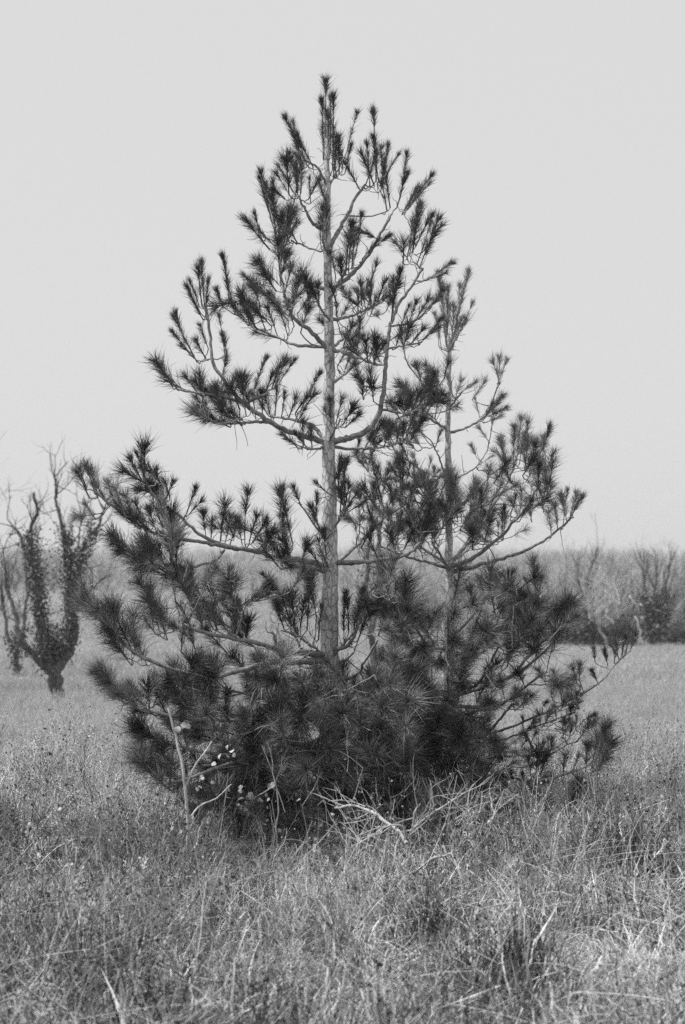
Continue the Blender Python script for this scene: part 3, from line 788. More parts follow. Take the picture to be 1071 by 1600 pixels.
b = B([(703, 1205, 0), (760, 1205, -.5), (820, 1220, -.9), (870, 1214, -1.0), (910, 1200, -1.05), (932, 1188, -1.1)], 9, 4,
  [(930, 1195, 950, 1132, 2), (935, 1205, 955, 1160, 2), (925, 1200, 935, 1150, 2), (922, 1210, 950, 1185, 2), (940, 1190, 946, 1138, 1), (915, 1205, 920, 1165, 1), (838, 1208, 842, 1176, 2), (845, 1210, 856, 1182, 1), (830, 1212, 826, 1185, 1), (880, 1208, 882, 1182, 1), (895, 1204, 905, 1182, 0)], 0.04)
b = B([(703, 1215, 0), (760, 1240, -.6), (820, 1262, -1.0), (868, 1278, -1.15), (885, 1265, -1.2)], 7, 4,
  [(888, 1262, 908, 1222, 2), (880, 1272, 902, 1240, 2), (870, 1278, 890, 1255, 2), (862, 1280, 850, 1255, 1), (895, 1250, 905, 1225, 1), (815, 1262, 812, 1235, 1), (830, 1268, 838, 1240, 1), (840, 1240, 838, 1225, 1)], 0.04)
b = B([(703, 1205, 0), (745, 1225, -.5), (785, 1235, -.8)], 6, 3); pine2.spray(b, 8, 16, 28, 42, 1, 0.3)
pine2.fill([(790, 1100), (905, 1085), (920, 1150), (860, 1195), (790, 1190)], 24, (-1.0, -.3), 13, 22, 1, 0.7, 0.7)
# deep back side of the crown
b = B([(703, 880, 0), (730, 860, .6), (760, 830, 1.0)], 7, 4); pine2.spray(b, 8, 26, 30, 45, 1, 0.4)
b = B([(703, 1060, 0), (720, 1040, .7), (740, 1010, 1.1)], 7, 4); pine2.spray(b, 8, 26, 30, 45, 1, 0.4)
pine2.finish([(705, 1282), (703, 1100), (702, 900), (701, 750), (700, 675), (702, 600), (702, 545), (700, 525)], [26, 22, 18, 15, 12, 10, 8, 6])


# ------------------------------------------------------------------ orchard trees grown over with ivy
def wood_tree(mb, base, limbs, r0):
    """limbs: (list of points, radius start, radius end)"""
    for pts, ra, rb in limbs:
        P = smooth_path(pts, max(6, 6 * len(pts)))
        P[1:] += rng.normal(0, ra * 0.12, (len(P) - 1, 3))
        kn = np.linspace(0, 1, 7); u = np.linspace(0, 1, len(P))
        kk = rng.normal(0, ra * .42, (7, 3)); kk[0] = 0
        P += np.stack([np.interp(u, kn, kk[:, c]) for c in range(3)], 1)
        mb.tube(P - base, np.linspace(ra, rb, len(P)), 7, 0, rough=0.1)


def twigs(mb, base, start, d, L, r, depth, spread=0.5, up=0.25, kids=3, seg=4):
    d = d / np.linalg.norm(d)
    P = [start]
    dd = d.copy()
    for k in range(seg):
        dd = dd + rng.normal(0, 0.16, 3) + UP * up * 0.25
        dd /= np.linalg.norm(dd)
        P.append(P[-1] + dd * L / seg)
    P = np.array(P)
    mb.tube(P - base, np.linspace(r, r * 0.45, len(P)), 5 if depth > 1 else 3, 0, cap=False)
    if depth <= 0: return
    for k in range(kids + int(rng.integers(0, 2))):
        t = rng.uniform(0.25, 1.0)
        i = min(int(t * seg), seg - 1)
        q = P[i] + (P[i + 1] - P[i]) * (t * seg - i)
        nd = d + rng.normal(0, spread, 3) + UP * up
        twigs(mb, base, q, nd, L * rng.uniform(0.45, 0.75), r * 0.5, depth - 1, spread, up, kids, seg)


def leaves(mb, C, size, tone=None):
    """folded five-cornered leaves, centres C (n,3)"""
    n = len(C)
    d = rng.normal(0, 1, (n, 3)); d[:, 2] -= 0.5
    d /= np.linalg.norm(d, axis=1, keepdims=True)
    s = np.cross(d, rng.normal(0, 1, (n, 3))); s /= np.linalg.norm(s, axis=1, keepdims=True)
    nn = np.cross(d, s)
    L = size * rng.uniform(0.7, 1.3, n)[:, None]
    V = np.stack([C, C + d * L * .45 + s * L * .42 + nn * L * .12, C + d * L, C + d * L * .45 - s * L * .42 + nn * L * .12], 1).reshape(-1, 3)
    o = (np.arange(n) * 4)[:, None]
    T = np.concatenate([o + np.array([0, 1, 2]), o + np.array([0, 2, 3])], 0)
    tn = rng.uniform(0, 1, n) if tone is None else tone
    mb.add(V, None, T, 0, np.repeat(tn, 4))


def along(pts, n, rad):
    P = smooth_path(pts, 60)
    i = rng.integers(0, 60, n)
    return P[i] + rng.normal(0, 1, (n, 3)) * (np.asarray(rad)[i][:, None] if np.ndim(rad) else rad)


GI = 'ivy-grown old orchard trees'
# the big one on the left
D0 = 27.0
x0 = at(88, 1098, D0)[0]
base = np.array([x0, D0, float(gz(x0, D0))])
q = lambda px, py, dd=0.0: at(px, py, D0 + dd)
root = empty('orchard_tree', base)
tag(root, 'old ivy-covered orchard tree with forked trunk, left of the pines', 'tree', GI)
mb = MB()
wood_tree(mb, base, [([q(90, 1114), q(86, 1085), q(80, 1048)], .075, .095), ([q(100, 1112), q(94, 1080), q(89, 1050)], .05, .09),
                     ], .12)
mb.build('trunk', M_ORCHARD, root)
limbs = [[q(80, 1050), q(68, 1030), q(66, 985), q(60, 930), q(54, 885), q(46, 835, .3), (q(58, 805, .3)), q(55, 775, .3)],
         [q(86, 1048), q(100, 1025), q(110, 985, -.2), (q(112, 930, -.3)), q(108, 870, -.3), q(104, 835, -.3)],
         [q(76, 1048), q(55, 1028, -.2), q(36, 1008, -.3), q(28, 988, -.4), q(18, 935, -.4), q(6, 880, -.4)],
         [q(106, 930, -.3), q(122, 895, -.4), q(130, 860, -.5), q(150, 825, -.6)],
         [q(102, 850, -.3), q(98, 818, -.3), q(90, 780, -.3), q(86, 745, -.3)],
         [q(56, 890), q(42, 866, .2), q(30, 835, .3), q(12, 812, .3)],
         [q(146, 835, -.6), q(158, 812, -.6), q(168, 780, -.6)],
         [q(108, 880, -.3), q(122, 850, .1), q(128, 812, .3), q(140, 780, .4)],
         [q(112, 955, -.2), q(135, 930, -.4), q(152, 912, -.5), q(165, 900, -.5)]]
for i, l in enumerate(limbs):
    lm = MB()
    r0 = (.11, .11, .075, .055, .05, .045, .035, .03, .04)[i]
    wood_tree(lm, base, [(l, r0, r0 * .22)], 0)
    P = smooth_path(l, 20)
    for k in range((12, 12, 10, 12, 10, 8, 8, 10, 4)[i]):
        j = rng.integers(8, 20)
        twigs(lm, base, P[j], (P[-1] - P[10]) * 0.8 + rng.normal(0, .5, 3), rng.uniform(.25, .6), .012, 2, .5, .35, 2)
    lm.build('limb', M_ORCHARD, root)
iv = MB()
leaves(iv, along(limbs[0][1:6], 3800, np.linspace(.085, .10, 60)), .046)
leaves(iv, along(limbs[1][1:], 3400, np.linspace(.085, .095, 60)), .046)
leaves(iv, along([q(84, 1036), q(85, 1025), q(86, 1010), q(86, 985)], 1100, np.linspace(.06, .13, 60)), .055)
leaves(iv, along(limbs[3][:4], 700, .08), .055)
leaves(iv, along(limbs[2][:3], 160, .06), .055)
leaves(iv, along([q(70, 920), q(85, 880), q(80, 850)], 160, .28), .05)
iv.v = [v - base for v in iv.v]
o = iv.build('ivy', M_IVY, root, False); o['kind'] = 'stuff'


def ivy_tree(px, py, Y, label, limbs_px, ivy_px, n, rad, leaf, trunk_r, dead=(), twig_n=10, tl=.8):
    b = at(px, py, Y)
    b = np.array([b[0], Y, float(gz(b[0], Y))])
    root = empty('orchard_tree', b)
    tag(root, label, 'tree', GI)
    Q = lambda p: at(p[0], p[1], Y + (p[2] if len(p) > 2 else 0))
    for i, l in enumerate(limbs_px):
        mb = MB()
        pts = [Q(p) for p in l]
        if i == 0: pts[0] = b - UP * .05
        wood_tree(mb, b, [(pts, trunk_r * (1 if i == 0 else .6), trunk_r * (.6 if i == 0 else .25))], 0)
        if i:
            P = smooth_path(pts, 12)
            for k in range(twig_n):
                twigs(mb, b, P[rng.integers(4, 12)], (P[-1] - P[0]) + rng.normal(0, .6, 3) + UP * .5, rng.uniform(.5, 1) * tl, trunk_r * .14, 2, .5, .3, 2)
        mb.build('trunk' if i == 0 else 'limb', M_ORCHARD, root)
    for l in dead:
        mb = MB(); wood_tree(mb, b, [([Q(p) for p in l], trunk_r * .45, trunk_r * .25)], 0)
        mb.build('dead_limb', M_TWIG_PALE, root)
    iv = MB()
    for l in ivy_px:
        leaves(iv, along([Q(p) for p in l], n, rad), leaf)
    iv.v = [v - b for v in iv.v]
    o = iv.build('ivy', M_IVY, root, False); o['kind'] = 'stuff'
    return root


ivy_tree(26, 1058, 34, 'smaller ivy-covered stump of a tree at the left edge, behind the forked one',
         [[(26, 1058), (25, 1030), (22, 1008)], [(22, 1010), (12, 995), (8, 960), (2, 900)], [(23, 1010), (36, 990), (40, 950), (46, 900)]],
         [[(26, 1045), (25, 1015), (14, 1000)], [(20, 1005), (36, 985)]], 260, .10, .07, .09)
ivy_tree(1020, 1014, 58, 'dark ivy-clad tree with pale trunk foot at the edge of the wood, far right',
         [[(1020, 1014), (1020, 1002), (1022, 985)], [(1021, 990), (1012, 960), (1008, 925), (1004, 880)], [(1022, 985), (1034, 955), (1040, 920), (1046, 880)], [(1022, 985), (1022, 940), (1026, 890)]],
         [[(1020, 998), (1014, 965), (1009, 930)], [(1024, 992), (1036, 958), (1038, 925)], [(1022, 985), (1024, 945)]], 800, .2, .12, .16,
         [[(1016, 990), (1006, 970), (996, 945), (984, 932)], [(1002, 1000), (998, 975), (994, 965)]], 8, 1.0)
ivy_tree(914, 990, 57, 'thin upright ivy-clad tree at the edge of the wood, behind the pine tips',
         [[(914, 990), (916, 960), (917, 930)], [(917, 935), (918, 905), (926, 880), (934, 855)], [(917, 945), (906, 915), (902, 880)]],
         [[(914, 975), (917, 945), (918, 908)]], 420, .14, .12, .1, [], 10, .9)
ivy_tree(578, 1112, 25, 'ivy-covered tree hidden behind the middle of the pines',
         [[(578, 1112), (580, 1040), (582, 960)], [(582, 970), (572, 920), (576, 860), (585, 810)], [(582, 960), (598, 910), (590, 850), (600, 800)]],
         [[(582, 950), (576, 910), (580, 870)], [(584, 940), (598, 905), (590, 868)]], 150, .12, .06, .09, [], 8, .8)
# leaning pale trunk and thicket at the wood's edge
b = at(950, 1010, 56); b[2] = float(gz(b[0], 56))
mb = MB(); wood_tree(mb, b, [([b - UP * .05, at(946, 1000, 56), at(936, 980, 56), at(926, 955, 56), at(920, 930, 56.5)], .065, .03)], 0)
o = empty('leaning_tree', b); tag(o, 'leaning bare tree with a pale slanting trunk beside the dark thicket', 'tree')
mb.build('trunk', M_BRANCH, o)
mb = MB()
for k in range(14): twigs(mb, b, at(rng.uniform(920, 934), rng.uniform(930, 970), 56), np.array([-.4, 0, 1]) + rng.normal(0, .5, 3), rng.uniform(.6, 1.4), .02, 2)
mb.build('crown', M_TWIG_FAR, o)


def bush(px, py, Y, w, h, n, label, leaf=.14):
    b = at(px, py, Y); b[2] = float(gz(b[0], Y))
    root = empty('bush', b); tag(root, label, 'bush', "dark bushes at the wood's edge")
    st = MB()
    for k in range(16):
        twigs(st, b, b.copy(), np.array([rng.normal(0, .5), rng.normal(0, .5), 1]), h * rng.uniform(.7, 1.1), .02, 2)
    st.build('stems', M_ORCHARD, root)
    lf = MB()
    c = rng.normal(0, 1, (n, 3)); c /= np.linalg.norm(c, axis=1, keepdims=True)
    c *= rng.uniform(.3, 1.05, (n, 1)) ** .5
    c[:, 2] = np.abs(c[:, 2])
    lob = 1 + .25 * np.sin(c[:, 0] * 7 + 1) * np.cos(c[:, 2] * 6)
    leaves(lf, c * np.array([w, w * .8, h]) * lob[:, None], leaf)
    o = lf.build('foliage', M_BUSH, root, False); o['kind'] = 'stuff'


bush(926, 1012, 57, .75, 1.0, 1500, 'dark rounded thicket under the leaning pale trunk')
bush(898, 1012, 58, .7, .7, 900, 'low dark bush directly left of the rounded thicket')
bush(968, 1012, 59, .7, 1.1, 1100, 'dark bush to the right of the leaning pale trunk')
bush(1052, 1012, 60, .8, .8, 700, 'low bush to the right of the dark ivy-clad tree')


# ------------------------------------------------------------------ bare trees of the wood
def bare_mesh(seed, H, mat=None):
    global rng
    keep = rng; rng = np.random.default_rng(seed)
    mb = MB()
    z = np.zeros(3)
    P = np.array([[0, 0, -.1]] + [[rng.normal(0, .08) * k, rng.normal(0, .08) * k, H * .17 * k] for k in range(1, 5)])
    P = smooth_path(P, 12)
    mb.tube(P, np.linspace(.075, .03, 12), 5, 0)
    for k in range(11):
        j = rng.integers(2, 12)
        a = rng.uniform(0, 6.28)
        twigs(mb, z, P[j], np.array([math.cos(a) * .55, math.sin(a) * .55, .75]), H * rng.uniform(.3, .52), .026, 3, .42, .25, 2, 3)
    # suckers from the base
    for k in range(3):
        a = rng.uniform(0, 6.28)
        twigs(mb, z, z.copy(), np.array([math.cos(a) * .4, math.sin(a) * .4, .9]), H * rng.uniform(.4, .7), .02, 2, .35, .25, 3, 4)
    rng = keep
    return mb.mesh('bare_tree', [mat or M_TWIG_FAR])


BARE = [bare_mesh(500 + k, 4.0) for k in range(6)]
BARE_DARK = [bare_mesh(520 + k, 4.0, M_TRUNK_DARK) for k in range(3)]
ORD = ['first', 'second', 'third', 'fourth', 'fifth', 'sixth', 'seventh', 'eighth', 'ninth', 'tenth', 'eleventh', 'twelfth', 'thirteenth', 'fourteenth', 'fifteenth', 'sixteenth']


def row_tree(px, Y, s, k, label, group):
    x = (px - CX) / FPX * Y
    o = bpy.data.objects.new('bare_tree', BARE_DARK[k % 3])
    o.location = (x, Y, float(gz(x, Y))); o.scale = (s * 1.1, s * 1.1, s); o.rotation_euler = (0, 0, rng.uniform(0, 6.28))
    COL.objects.link(o)
    tag(o, label, 'tree', group)


for k, px in enumerate((836, 862, 890, 934, 958, 986, 1003, 1038, 1060, 1084)):
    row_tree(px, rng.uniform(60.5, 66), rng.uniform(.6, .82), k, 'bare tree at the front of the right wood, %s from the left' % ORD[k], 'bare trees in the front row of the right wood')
for k, px in enumerate((2, 24, 55, 84, 118, 142, 168, 205)):
    row_tree(px, rng.uniform(112, 124), rng.uniform(.7, .95), k, 'distant bare tree beyond the pale field on the left, %s from the left edge' % ORD[k], 'bare trees along the far wood on the left')
# one leafless tree reaching in from the left edge
x = at(-105, 0, 29)[0]
o = bpy.data.objects.new('bare_tree', bare_mesh(611, 4.6))
o.location = (x, 29, float(gz(x, 29)))
COL.objects.link(o)
tag(o, 'leafless tree whose fine twigs reach in from the left edge', 'tree')


# ------------------------------------------------------------------ scatter by geometry nodes (grass and the massed wood only)
def scatter(name, pts, rot, scl, idx, patch, meshes, label, cat):
    tc = bpy.data.collections.new(name + '_kinds')
    for k, me in enumerate(meshes):
        t = bpy.data.objects.new('%s_kind_%02d' % (name, k), me)
        tc.objects.link(t)
    n = len(pts)
    me = bpy.data.meshes.new(name)
    me.vertices.add(n); me.vertices.foreach_set('co', np.asarray(pts, np.float32).ravel())
    for an, ty, key, arr in (('rot', 'FLOAT_VECTOR', 'vector', rot), ('scl', 'FLOAT_VECTOR', 'vector', scl), ('idx', 'INT', 'value', idx), ('patch', 'FLOAT', 'value', patch)):
        a = me.attributes.new(an, ty, 'POINT')
        a.data.foreach_set(key, np.asarray(arr, np.int32 if ty == 'INT' else np.float32).ravel())
    o = bpy.data.objects.new(name, me); COL.objects.link(o)
    ng = bpy.data.node_groups.new(name + '_scatter', 'GeometryNodeTree')
    ng.interface.new_socket('Geometry', in_out='INPUT', socket_type='NodeSocketGeometry')
    ng.interface.new_socket('Geometry', in_out='OUTPUT', socket_type='NodeSocketGeometry')
    N = ng.nodes.new
    gi, go = N('NodeGroupInput'), N('NodeGroupOutput')
    mp, ip, ci = N('GeometryNodeMeshToPoints'), N('GeometryNodeInstanceOnPoints'), N('GeometryNodeCollectionInfo')
    ci.inputs['Collection'].default_value = tc
    ci.inputs['Separate Children'].default_value = True
    ci.inputs['Reset Children'].default_value = True
    def attr(nm, ty):
        a = N('GeometryNodeInputNamedAttribute'); a.data_type = ty; a.inputs['Name'].default_value = nm
        return a.outputs['Attribute']
    er = N('FunctionNodeEulerToRotation')
    L = ng.links.new
    L(gi.outputs[0], mp.inputs['Mesh']); L(mp.outputs[0], ip.inputs['Points']); L(ci.outputs[0], ip.inputs['Instance'])
    ip.inputs['Pick Instance'].default_value = True
    L(attr('idx', 'INT'), ip.inputs['Instance Index'])
    L(attr('rot', 'FLOAT_VECTOR'), er.inputs[0]); L(er.outputs[0], ip.inputs['Rotation'])
    L(attr('scl', 'FLOAT_VECTOR'), ip.inputs['Scale'])
    L(ip.outputs[0], go.inputs[0])
    md = o.modifiers.new('scatter', 'NODES'); md.node_group = ng
    tag(o, label, cat, kind='stuff')
    return o


def field_points(y0, y1, dens, margin=1.0, slope=0.29):
    """even random points over the wedge of ground in view plus a margin"""
    n = int(dens * ((slope * (y0 + y1) + 2 * margin) * (y1 - y0)) * 1.0)
    y = rng.uniform(y0, y1, int(n * 1.6)); half = slope * y + margin
    keep = rng.uniform(0, slope * y1 + margin, len(y)) < half
    y = y[keep][:n]
    x = rng.uniform(-1, 1, len(y)) * (slope * y + margin)
    return x, y


def patchy(x, y, s):
    return (np.sin(x * 1.9 * s + 1.3 * np.sin(y * 1.1 * s)) + np.sin(y * 2.3 * s + 2 * np.sin(x * .8 * s + 1)) + .8 * np.sin((x + y) * 4.1 * s)) / 2.8


def clump(seed, n, H, spread, wid, droop, pale=0.5, stems=3, weedy=0.0):
    r = np.random.default_rng(seed)
    mb = MB()
    m_ = 6
    t = np.linspace(0, 1, m_)
    a = r.uniform(0, 6.28, n)
    h = H * r.uniform(.35, 1.1, n)
    lean = np.abs(r.normal(0, droop, n))
    base = np.stack([r.normal(0, spread, n), r.normal(0, spread, n), np.full(n, -.02)], -1)
    curl = r.uniform(.6, 2.2, n)
    hor = lean[:, None] * t[None, :] ** curl[:, None]
    ver = t[None, :] - .5 * np.clip(lean - .3, 0, None)[:, None] * t[None, :] ** 2.4
    # some blades are snapped over
    br = r.random(n) < .25
    kink = r.uniform(.35, .8, n)
    over = np.clip(t[None, :] - kink[:, None], 0, None) * br[:, None]
    ver = ver - over * 1.5
    hor = hor + over * 1.1
    a2 = a[:, None] + over * r.normal(0, 2, n)[:, None]
    P = base[:, None, :] + h[:, None, None] * np.stack([np.cos(a2) * hor, np.sin(a2) * hor, ver], -1)
    P[:, 1:, :2] += r.normal(0, .008, (n, m_ - 1, 2))
    w = wid * r.uniform(.5, 1.2, n)[:, None] * np.array([.8, 1, .95, .8, .5, .08])[None, :]
    rot = a + r.uniform(-.9, .9, n)
    side = np.stack([-np.sin(rot), np.cos(rot), np.zeros(n)], -1)
    mb.ribbons(P, w, side, 0, np.clip(r.normal(pale, .22, n), .02, .98))
    for k in range(stems):
        aa = r.uniform(0, 6.28); hh = H * r.uniform(.8, 1.35); ln = abs(r.normal(0, .25))
        b0 = np.array([r.normal(0, spread), r.normal(0, spread), 0])
        tt = np.linspace(0, 1, 7)
        S = b0 + np.stack([np.cos(aa) * ln * tt ** 1.8, np.sin(aa) * ln * tt ** 1.8, tt], -1) * hh
        S[1:] += r.normal(0, .004, (6, 3))
        tn = float(np.clip(r.normal(pale + .2, .2), 0, 1))
        mb.tube(S, np.linspace(.0016, .0007, 7), 3, 0, tn, False)
        ns = 14
        ts = r.uniform(.78, 1.0, ns)
        Bp = np.stack([np.interp(ts, tt, S[:, j]) for j in range(3)], -1)
        D = r.normal(0, .5, (ns, 3)) + UP; D /= np.linalg.norm(D, axis=1, keepdims=True)
        mb.needles(Bp, D, .022, .0016, np.zeros((ns, 3)), 0, min(tn + .1, 1))
    return mb


def tangle(seed, n):
    """old stalks lying across each other at all angles"""
    r = np.random.default_rng(seed)
    mb = MB()
    for k in range(n):
        a = r.uniform(0, 6.28); inc = math.radians(r.uniform(15, 88)); L = r.uniform(.12, .42)
        t = np.linspace(0, 1, 7)
        d = np.array([math.cos(a) * math.sin(inc), math.sin(a) * math.sin(inc), math.cos(inc)])
        c = r.normal(0, .2, 3); c[2] -= .22
        P = np.array([r.normal(0, .1), r.normal(0, .1), r.uniform(.0, .13)]) + L * (d * t[:, None] + c * (t ** 2)[:, None])
        P[:, 2] = np.maximum(P[:, 2], .01)
        w = r.uniform(.0009, .0021)
        mb.tube(P, np.linspace(w, w * .4, 7), 3, 0, float(np.clip(r.normal(.68, .22), .05, 1)), False)
    return mb


def weedy_clump(seed, H, n=7):
    """tangled fine stalks with small dry curled leaves"""
    global rng
    keep = rng; rng = np.random.default_rng(seed)
    mb = MB(); z = np.zeros(3)
    for k in range(n):
        a = rng.uniform(0, 6.28)
        st = np.array([rng.normal(0, .06), rng.normal(0, .06), 0])
        twigs(mb, z, st, np.array([math.cos(a) * .5, math.sin(a) * .5, 1]), H * rng.uniform(.5, 1.1), .0022, 2, .55, .2, 2, 4)
    C = np.vstack(mb.v)
    C = C[C[:, 2] > H * .15]
    C = C[rng.integers(0, len(C), 90)] + rng.normal(0, .012, (90, 3))
    nn = mb.n
    leaves(mb, C, .013, np.clip(rng.normal(.12, .1, 90), 0, .25))
    for i, t in enumerate(mb.tone):
        if i < len(mb.tone) - 1: mb.tone[i] = np.full(len(t), rng.uniform(.05, .5))
    rng = keep
    return mb


NEAR = [clump(20 + k, 24, .27, .075, .0040, (.6, 1.0, 1.5)[k % 3], (.16, .42, .52, .78)[k % 4], (1, 0, 0)[k % 3]).mesh('grass_clump', [M_GRASS], True) for k in range(12)]
NEAR += [tangle(240 + k, 13).mesh('straw_tangle', [M_GRASS], True) for k in range(5)]
NEAR += [weedy_clump(60 + k, .36).mesh('weed_clump', [M_GRASS], False) for k in range(4)]
MID = [clump(80 + k, 46, .26, .10, .0032, (.5, .7, .9)[k % 3], (.4, .5, .6)[k % 3], 2).mesh('grass_clump', [M_FIELD], True) for k in range(6)]
FAR = [clump(95 + k, 40, .22, .28, .007, .7, .5, 1).mesh('grass_clump', [M_FIELD], True) for k in range(5)]

x, y = field_points(2.6, 12.5, 125, .8)
pt = 1.2 * patchy(x, y, 1.0) + .7 * patchy(x + 9, y, 3.1) + rng.normal(0, .45, len(x))
pt = np.clip(pt, -1.6, 1.15)
idx = rng.integers(0, 12, len(x))
weed = (rng.random(len(x)) < np.clip(.14 + .16 * (x < -.4) * (y > 5.5), 0, 1)); idx = np.where(rng.random(len(x)) < .33, 12 + rng.integers(0, 5, len(x)), idx)
idx = np.where(weed, 17 + rng.integers(0, 4, len(x)), idx)
hs = np.clip(.88 + .42 * patchy(x + 3, y, .9) + .34 * patchy(x, y + 5, 2.7) + rng.normal(0, .2, len(x)), .12, 1.5)
under = np.exp(-(((x - .2) / 1.3) ** 2 + ((y - 8.3) / 1.1) ** 2))
hs *= 1 - .5 * under
hs *= np.where(y > 9.5, .85, 1)
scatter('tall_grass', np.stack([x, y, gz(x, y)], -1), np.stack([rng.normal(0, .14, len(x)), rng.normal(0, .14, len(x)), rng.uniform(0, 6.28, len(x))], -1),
        np.repeat(hs[:, None], 3, 1), idx, .24 * pt + .03 - .1 * np.clip((5.6 - y) / 1.5, 0, 1) + .2 * np.clip((y - 8) / 3.5, 0, 1) * (x < 8), NEAR, 'tall tangled dry grass and weeds in front of and around the pines', 'grass')  # grass nearest the camera toned darker to stand in for lens vignetting
x, y = field_points(12.0, 30, 60, 1.5)
pt = patchy(x, y, .5) + rng.normal(0, .3, len(x))
hs = np.clip(.8 + .2 * patchy(x, y, .4) + rng.normal(0, .15, len(x)), .3, 1.3)
hs *= np.where((np.abs(x - x0) < .8) & (y > 24.5) & (y < 27.2), .35, 1)
scatter('meadow_grass', np.stack([x, y, gz(x, y)], -1), np.stack([rng.normal(0, .1, len(x)), rng.normal(0, .1, len(x)), rng.uniform(0, 6.28, len(x))], -1),
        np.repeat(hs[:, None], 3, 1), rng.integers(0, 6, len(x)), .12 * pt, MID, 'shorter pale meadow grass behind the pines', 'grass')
x, y = field_points(29, 66, 16, 3)
pt = patchy(x, y, .2) + rng.normal(0, .3, len(x))
hs = np.clip(.8 + rng.normal(0, .2, len(x)), .3, 1.3)
scatter('field_grass', np.stack([x, y, gz(x, y)], -1), np.stack([rng.normal(0, .1, len(x)), rng.normal(0, .1, len(x)), rng.uniform(0, 6.28, len(x))], -1),
        np.repeat(hs[:, None], 3, 1), rng.integers(0, 5, len(x)), .1 * pt, FAR, 'pale grass of the far field', 'grass')
x, y = field_points(64, 130, 6, 4)
keep = x / y < .11; x, y = x[keep], y[keep]
scatter('far_meadow', np.stack([x, y, gz(x, y)], -1), np.stack([rng.normal(0, .1, len(x)), rng.normal(0, .1, len(x)), rng.uniform(0, 6.28, len(x))], -1),
        np.tile([[2.2, 2.2, 1.1]], (len(x), 1)), rng.integers(0, 5, len(x)), .1 * patchy(x, y, .1) + rng.normal(0, .04, len(x)), FAR, 'pale open meadow in the distance on the left', 'grass')
# the wood that reads as one mass
n = 2600
y = 66 + 190 * rng.uniform(0, 1, n) ** 1.3
u = rng.uniform(-.3, .32, n)
x = u * y
keep = ((u > .03) | (y > 122))
x, y = x[keep], y[keep]
y2 = rng.uniform(62, 72, 60); x2 = rng.uniform(.1, .32, 60) * y2
y3 = rng.uniform(112, 128, 50); x3 = rng.uniform(-.3, .03, 50) * y3
x, y = np.concatenate([x, x2, x3]), np.concatenate([y, y2, y3])
hs = rng.uniform(.62, .86, len(x)) * (1 + .1 * np.sin(x * .35) * np.sin(x * .13 + 1))
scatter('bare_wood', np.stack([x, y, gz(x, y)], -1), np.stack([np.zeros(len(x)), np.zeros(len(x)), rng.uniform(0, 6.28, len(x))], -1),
        np.stack([hs * 1.25, hs * 1.25, hs], -1), np.where(rng.random(len(x)) < .2, 6 + rng.integers(0, 3, len(x)), rng.integers(0, 6, len(x))), np.zeros(len(x)), BARE + BARE_DARK, 'leafless wood covering the low hill behind the field', 'wood')


# ------------------------------------------------------------------ plants in the foreground
def gp(px, py, Y):
    p = at(px, py, Y)
    return np.array([p[0], Y, float(gz(p[0], Y))])


# dead pale bush in front of the trunks
Yb = 7.0
b = gp(636, 1365, Yb); q = lambda px, py, dd=0.0: at(px, py, Yb + dd)
root = empty('dead_bush', b); tag(root, 'leafless pale dead bush with forked twigs in front of the pine skirt', 'bush')
for pts, ra, rb, nt_ in [([b, q(635, 1340), q(637, 1312), q(645, 1292), q(668, 1276, -.05), q(692, 1262, -.1), q(716, 1246, -.12)], .009, .0045, 11),
                         ([q(636, 1318), q(622, 1298, .1), q(602, 1282, .15), (q(582, 1264, .2)), q(555, 1258, .25), q(525, 1264, .25)], .010, .005, 9),
                         ([q(637, 1312), q(628, 1290, -.1), q(600, 1294, -.15), q(582, 1306, -.18)], .005, .003, 4),
                         ([b, q(660, 1350, -.1), q(690, 1338, -.2), q(722, 1328, -.25)], .009, .005, 8),
                         ([q(645, 1292), q(648, 1270), q(656, 1256)], .005, .003, 2),
                         ([b, q(600, 1330, .1), q(570, 1318, .1), q(545, 1292, .15)], .006, .003, 4)]:
    mb = MB(); wood_tree(mb, b, [(pts, ra, rb)], 0)
    P = smooth_path(pts, 20)
    for k in range(nt_):
        twigs(mb, b, P[rng.integers(6, 20)], (P[-1] - P[5]) + rng.normal(0, .18, 3) + UP * .05, rng.uniform(.08, .24), .0036, 1, .6, .2, 2, 3)
    mb.build('stem', M_TWIG_PALE, root)
b = gp(752, 1350, 7.0)
root = empty('dead_bush', b); tag(root, 'low knot of pale tangled dead twigs right of the forked dead bush', 'bush')
for k in range(9):
    mb = MB()
    a = rng.uniform(0, 6.28)
    c = at(750 + rng.uniform(-30, 30), 1275 + rng.uniform(-12, 22), 7.0 + rng.uniform(-.15, .15))
    pts = [b, (b + c) / 2 + rng.normal(0, .05, 3), c]
    wood_tree(mb, b, [(pts, .005, .0035)], 0)
    for j in range(4): twigs(mb, b, c, rng.normal(0, 1, 3) + UP * .2, rng.uniform(.1, .2), .003, 2, .8, .1, 2, 3)
    mb.build('stem', M_TWIG_PALE, root)
# sapling with pale dead leaves on the left
Yl = 7.1
b = gp(296, 1330, Yl); q = lambda px, py, dd=0.0: at(px, py, Yl + dd)
root = empty('leafy_sapling', b); tag(root, 'upright pale sapling with a cut tip and few withered leaves, left of the pines', 'sapling')
for pts, ra, rb in [([b, q(294, 1280), q(290, 1228), q(281, 1170), q(270, 1130), q(263, 1106)], .011, .005), ([q(290, 1228), q(300, 1205), q(316, 1180), q(332, 1158)], .006, .004),
                    ([q(294, 1285), q(310, 1262, .05), q(335, 1248, .1), q(362, 1225, .1)], .005, .003), ([q(293, 1270), q(280, 1250, -.05), q(262, 1240, -.1)], .004, .002)]:
    mb = MB(); wood_tree(mb, b, [(pts, ra, rb)], 0)
    mb.build('stem', M_TWIG_PALE, root)


